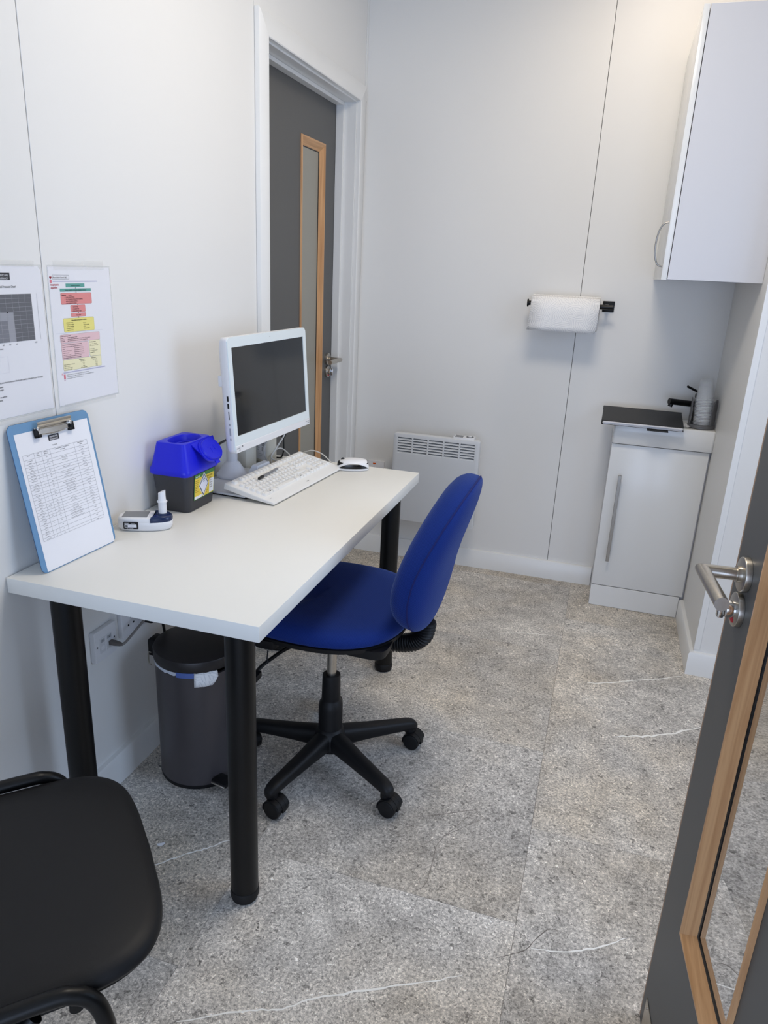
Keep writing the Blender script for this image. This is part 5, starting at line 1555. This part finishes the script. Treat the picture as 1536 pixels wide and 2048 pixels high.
def keyboard():
    ya = R(85.3); pt = R(11.5)
    u = Vector((math.cos(ya), math.sin(ya), 0)); hb = Vector((-math.sin(ya), math.cos(ya), 0))
    v = hb * math.cos(pt) + Vector((0, 0, 1)) * math.sin(pt); w = u.cross(v)
    M = basis((.2395, .900, .7600), u, v, w)
    t = thing('keyboard', 'white full-size keyboard tilted up on the desk before the monitor', 'keyboard', M=M)
    hw = .2285
    b = B()
    rings = []
    for x, i in ((-hw, .0025), (-hw + .001, .0006), (-hw + .004, 0), (hw - .004, 0), (hw - .001, .0006), (hw, .0025)):
        rings.append([Vector((x, y, z)) for y, z in ((-.0835 + i, -.0075 + i), (-.0850 + i, -.0045), (-.0825 + i, -.0012 - i), (-.077, -.0002 - i), (.079, -.0002 - i), (.0835 - i, -.0015 - i), (.0835 - i, -.0175 + i), (.0, -.0165 + i))])
    loft(b, rings); obj('case', b, mat('keyboard_white', (232, 232, 230), .42), t, smooth=25)
    for x in (-.16, .16):
        b = B(); box(b, (x - .012, .062, -.0295), (x + .012, .074, -.0168), .002, 1); obj('foot', b, WHP2, t)
    b = B(); box(b, (-hw + .03, -.070, -.0105), (-hw + .055, -.055, -.0075), .002, 1); obj('rubber_pad', b, BLKP, t)
    KM = mat('key_white', (236, 236, 234), .45)
    U = .01875
    meshes = {}
    marks = []
    def key(cx, cy, wu=1.0, hu=1.0, s='', dark=False):
        kk = (wu, hu)
        if kk not in meshes:
            b = B()
            W, H = wu * U - .0028, hu * U * .98 - .0028
            loft(b, [[Vector((x, y + oy, z)) for x, y in rrect(W - 2 * i, H - 2 * i, .0015, 2)] for i, oy, z in ((0, 0, -.0005), (.0004, 0.0002, .0015), (.0018, .0008, .0062), (.0028, .0008, .0066))])
            meshes[kk] = finish('key', b, KM, 30)
        o = bpy.data.objects.new('key', meshes[kk]); COL.objects.link(o); o.parent = t; o.location = (cx, cy, 0)
        if s: marks.append((s, cx * 1000 - wu * U * 500 + 4.2, cy * 1000 - 1.0, 4.6 if len(s) == 1 else 3.4, 'LEFT', .9, .01))
    x0 = -.2105
    ys = [.0655, .0390, .0200, .0010, -.0180, -.0370]
    def row(r, start, keys):
        x = start
        for kspec in keys:
            wu, s = kspec if isinstance(kspec, tuple) else (1.0, kspec)
            if s != '_': key(x0 + (x + wu / 2) * U, ys[r], wu, 1.0, s)
            x += wu
    row(0, 0, ['Esc', '_', 'F1', 'F2', 'F3', 'F4', (.5, '_'), 'F5', 'F6', 'F7', 'F8', (.5, '_'), 'F9', 'F10', 'F11', 'F12'])
    row(0, 15.25, ['Prt', 'Scr', 'Pau']); row(0, 18.5, ['', '', '', ''])
    row(1, 0, ['`', '1', '2', '3', '4', '5', '6', '7', '8', '9', '0', '-', '=', (2, '')])
    row(2, 0, [(1.5, 'Tab'), 'Q', 'W', 'E', 'R', 'T', 'Y', 'U', 'I', 'O', 'P', '[', ']', (1.5, '')])
    row(3, 0, [(1.75, 'Caps'), 'A', 'S', 'D', 'F', 'G', 'H', 'J', 'K', 'L', ';', "'", '#', (1.25, '')])
    row(4, 0, [(1.25, ''), '\\', 'Z', 'X', 'C', 'V', 'B', 'N', 'M', ',', '.', '/', (2.75, '')])
    row(5, 0, [(1.5, 'Ctrl'), (1.0, ''), (1.5, 'Alt'), (6, ''), (1.5, 'AltGr'), (1.0, ''), (1.0, ''), (1.5, 'Ctrl')])
    row(1, 15.25, ['Ins', 'Hm', 'Up']); row(2, 15.25, ['Del', 'End', 'Dn'])
    row(4, 16.25, ['']); row(5, 15.25, ['', '', ''])
    row(1, 18.5, ['Num', '/', '*', '-']); row(2, 18.5, ['7', '8', '9']); row(3, 18.5, ['4', '5', '6']); row(4, 18.5, ['1', '2', '3']); row(5, 18.5, [(2, '0'), '.'])
    key(x0 + 22.0 * U, (ys[2] + ys[3]) / 2, 1.0, 2.0, '+'); key(x0 + 22.0 * U, (ys[4] + ys[5]) / 2, 1.0, 2.0, '')
    sheet_text(t, [('key_legend', mat('legend_grey', (110, 112, 116), .6), marks)], z=.0068)
    b = B()
    for cx in (1.95, 11.9): flat(b, rect(x0 + cx * U - .0028, ys[5] - .003, x0 + cx * U + .0028, ys[5] + .003), .0069)
    obj('key_symbol', b, INK, t, smooth=0, recalc=False)
    sheet_text(t, [('maker_text', INK, [('CHERRY', 0, -68, 5.2, 'LEFT', 1, .03), ('KC 1000', -212, -62, 3.4, 'LEFT', .9, 0)])], z=.0002)
    # pen lying on the keys
    Mp = M @ Matrix.Translation((-.067, .031, .0108)) @ Matrix.Rotation(R(4), 4, 'Z')
    p = thing('ballpoint_pen', 'clear-barrelled ballpoint pen with black cap lying on the keyboard', 'pen', M=Mp)
    b = B(); cyl(b, (-.066, 0, 0), (-.040, 0, 0), .0042, .0044, 16); box(b, (-.062, -.001, .003), (-.042, .001, .0062), .0006, 1); cyl(b, (-.069, 0, 0), (-.066, 0, 0), .0032, .0042, 16); obj('cap', b, BLKG, p)
    b = B(); cyl(b, (-.041, 0, 0), (.052, 0, 0), .0038, n=6); cyl(b, (.052, 0, 0), (.064, 0, 0), .0038, .0012, 12); obj('barrel', b, mat_thin('clear_pen_barrel', (170, 172, 176), .42, .1), p)
    b = B(); cyl(b, (-.04, 0, 0), (.055, 0, 0), .0013, n=10); obj('ink_tube', b, INK, p); 
keyboard()

def desk_bits():
    # wedge block
    M = basis((.136, .908, DZ + .0097), Vector((.10, .995, 0)).normalized(), Vector((-.995, .10, 0)).normalized(), Vector((0, 0, 1)))
    b = B()
    loft(b, [[Vector((x * k + ox, y * k2 + oy, z)) for x, y in rrect(.088, .036, .003, 2)] for k, k2, ox, oy, z in ((1, 1, 0, 0, .0003), (1, 1, 0, 0, .006), (.80, .62, .004, -.004, .037), (.77, .55, .004, -.004, .039))], True, True)
    t = thing('cable_wedge', 'white wedge-shaped plastic block behind the keyboard', 'block', M=M)
    obj('block_body', b, mat('cool_white_plastic', (226, 229, 236), .4), t, smooth=20)
    # bottle with label and pump, box behind it
    M = Matrix.Translation((.062, 1.102, DZ)) @ Matrix.Rotation(R(-28), 4, 'Z')
    t = thing('sanitiser_bottle', 'cream plastic bottle with white barcode label behind the monitor', 'bottle', M=M)
    b = B()
    rr = lambda k, z, r=.016: [Vector((x, y, z)) for x, y in rrect(.084 * k, .050 * k, r * k, 5)]
    loft(b, [rr(.92, .0003), rr(.98, .003), rr(1, .008), rr(1, .125), rr(.97, .137), rr(.80, .148), rr(.40, .154), rr(.34, .160)]); obj('bottle_body', b, CREAM, t, smooth=50)
    b = B(); lathe(b, [(.0155, .158), (.0155, .175), (.006, .176), (.006, .19), (.014, .191), (.014, .199), (.01, .201)], 24); obj('pump_cap', b, WHP, t)
    Ml = basis((.0115, -.0254, .072), Vector((1, 0, 0)), Vector((0, 0, 1)), Vector((0, -1, 0)))
    b = B(); prism(b, rrect(.052, .118, .002, 2), -.0003, .0003, Ml); lab = obj('label', b, PAPER, t, smooth=0, label='white printed barcode label')
    sheet_text(lab, [('label_text', INKG, [('Hand', -23, 50, 6, 'LEFT', .9, .01), ('Sanitiser', -23, 43, 6, 'LEFT', .9, .01), ('Directions for use', -23, 36, 3.6, 'LEFT', .9, 0), ('500 ml', -22, -20, 6, 'LEFT', .9, .02), ('70%', -20, -28, 6, 'LEFT', .9, .02), ('Keep away from', -14, -40, 4.2, 'LEFT', .9, 0), ('heat and flames', -14, -46, 4.2, 'LEFT', .9, 0)])], Ml, .0006)
    b = B(); rnd = random.Random(11)
    for y0, y1 in ((.008, .028), (-.010, .004), (-.028, -.014)):
        y = y0
        while y < y1:
            h = rnd.choice((.0006, .0010, .0016)); flat(b, rect(.005, y, .021, y + h), .0006, Ml); y += h + rnd.choice((.0007, .0012))
    obj('barcode', b, INKG, lab, smooth=0, recalc=False)
    t = thing('white_carton', 'small plain white carton between the monitor base and the bottle', 'box', (.036, 1.005, DZ), R(-8))
    b = B(); box(b, (-.026, -.03, .0003), (.026, .03, .12), .004, 2); obj('carton_body', b, mat('warm_white_card', (222, 218, 206), .7), t)
    b = B(); box(b, (-.0262, -.0302, .104), (.0262, .0302, .1225), .003, 1); obj('carton_lid', b, WHP2, t)
    # mouse
    M = Matrix.Translation((.369, 1.142, DZ)) @ Matrix.Rotation(R(20), 4, 'Z')
    t = thing('computer_mouse', 'white computer mouse with black side panel at the far desk corner', 'mouse', M=M)
    def ring(k, z, sh=0.0): return [Vector((x * k + sh, y * k * (1 - .12 * x / .056), z)) for x, y in superell(.056, .031, 2.6, 40)]
    b = B(); loft(b, [ring(.93, .0008), ring(.98, .003), ring(.97, .008)]); obj('mouse_base', b, WHP, t, smooth=60)
    b = B(); loft(b, [ring(.965, .0078), ring(.945, .016), ring(.915, .024), ring(.86, .0275)]); obj('side_panel', b, BLKG, t, smooth=60, label='glossy black side panel')
    def sring(k, z, sh=0.0):
        return [Vector((p.x, p.y, z - (.018 * min(1, (abs(p.x - .002) / .052) ** 2.4)) * max(0, min(1, (.032 - z) / .006)))) for p in ring(k, z, sh)]
    b = B(); loft(b, [sring(.985, .0255), sring(.985, .0270), sring(.93, .0285, .001), ring(.78, .0335, .002), ring(.5, .0365, .003), ring(.15, .038, .003)]); tp = obj('shell', b, WHP, t, smooth=60)
    b = B(); cyl(b, (-.034, -.0035, .0325), (-.034, .0035, .0325), .0065, n=20); obj('wheel', b, BLKP, t)
    Mi = M.inverted()
    b = B(); tube(b, [Mi @ q for q in catmull([(.318, 1.124, DZ + .010), (.295, 1.137, DZ + .014), (.25, 1.160, DZ + .035), (.205, 1.172, DZ + .040), (.165, 1.178, DZ + .022), (.148, 1.181, DZ + .003), (.135, 1.187, DZ + .003)], 8)], .0019, 8); obj('lead', b, WCAB, t)
    # cables behind the monitor
    def cable(name, label, pts, r, m):
        p0 = Vector(pts[0])
        b = B(); tube(b, [q - p0 for q in catmull(pts, 10)], r, 8)
        return obj(name, b, m, None, p0, smooth=60, label=label, cat='cable')
    z = DZ
    cable('power_cable', 'dark grey cable curving from the monitor down behind the sharps bin', [(.135, .735, .90), (.11, .725, .885), (.075, .712, .86), (.042, .698, .815), (.020, .690, .77), (.014, .686, z + .004)], .0036, mat('dark_grey_cable', (74, 72, 70), .5))
    cable('video_cable', 'white cable hanging in a loop in front of the barcode bottle', [(.165, 1.02, .905), (.150, 1.03, .87), (.115, 1.02, .835), (.100, 1.015, .80), (.105, 1.02, .77), (.12, 1.035, z + .004), (.13, 1.08, z + .0035), (.10, 1.16, z + .0035)], .0024, mat('pale_grey_cable', (168, 168, 166), .5))
    cable('keyboard_cable', 'white cable dropping from the monitor beside a black plug', [(.165, 1.06, .905), (.150, 1.085, .865), (.142, 1.08, .835), (.128, 1.055, .80), (.118, 1.035, .77), (.135, 1.04, z + .024), (.150, 1.06, z + .004)], .0026, WCAB)
    cable('arched_cable', 'white cable arching over the desk behind the keyboard', [(.115, 1.045, z + .003), (.10, 1.075, z + .035), (.105, 1.13, z + .046), (.12, 1.165, z + .022), (.128, 1.175, z + .003)], .0022, WCAB)
    t = thing('plug_adapter', 'black plug adapter hanging on a cable behind the monitor', 'adapter', (.100, 1.170, .86))
    b = B(); loft(b, [[Vector((x, y, zz)) for x, y in rrect(w, w * .8, .004, 3)] for w, zz in ((.012, -.052), (.020, -.040), (.026, -.020), (.026, .03))]); obj('adapter_body', b, BLKP, t)
    b = B(); tube(b, catmull([(0, 0, -.05), (.002, -.002, -.08), (.002, -.004, -.10), (-.006, -.006, -.1225), (-.03, -.01, -.1245)], 6), .0024, 8); tube(b, catmull([(0, 0, .03), (.02, -.03, .06), (.045, -.06, .075)], 5), .0024, 8); obj('flex', b, BLKP, t)
    # half-moon paper scrap on the floor
    b = B()
    prism(b, [(.010 * math.cos(R(a)), .010 * math.sin(R(a))) for a in range(0, 181, 15)], .0004, .0007)
    o = obj('paper_scrap', b, PAPER, None, (.2445, .131, 0), smooth=0, label='tiny half-moon white paper scrap on the floor by the bin', cat='scrap')
    o.rotation_euler = (0, 0, R(215))
desk_bits()
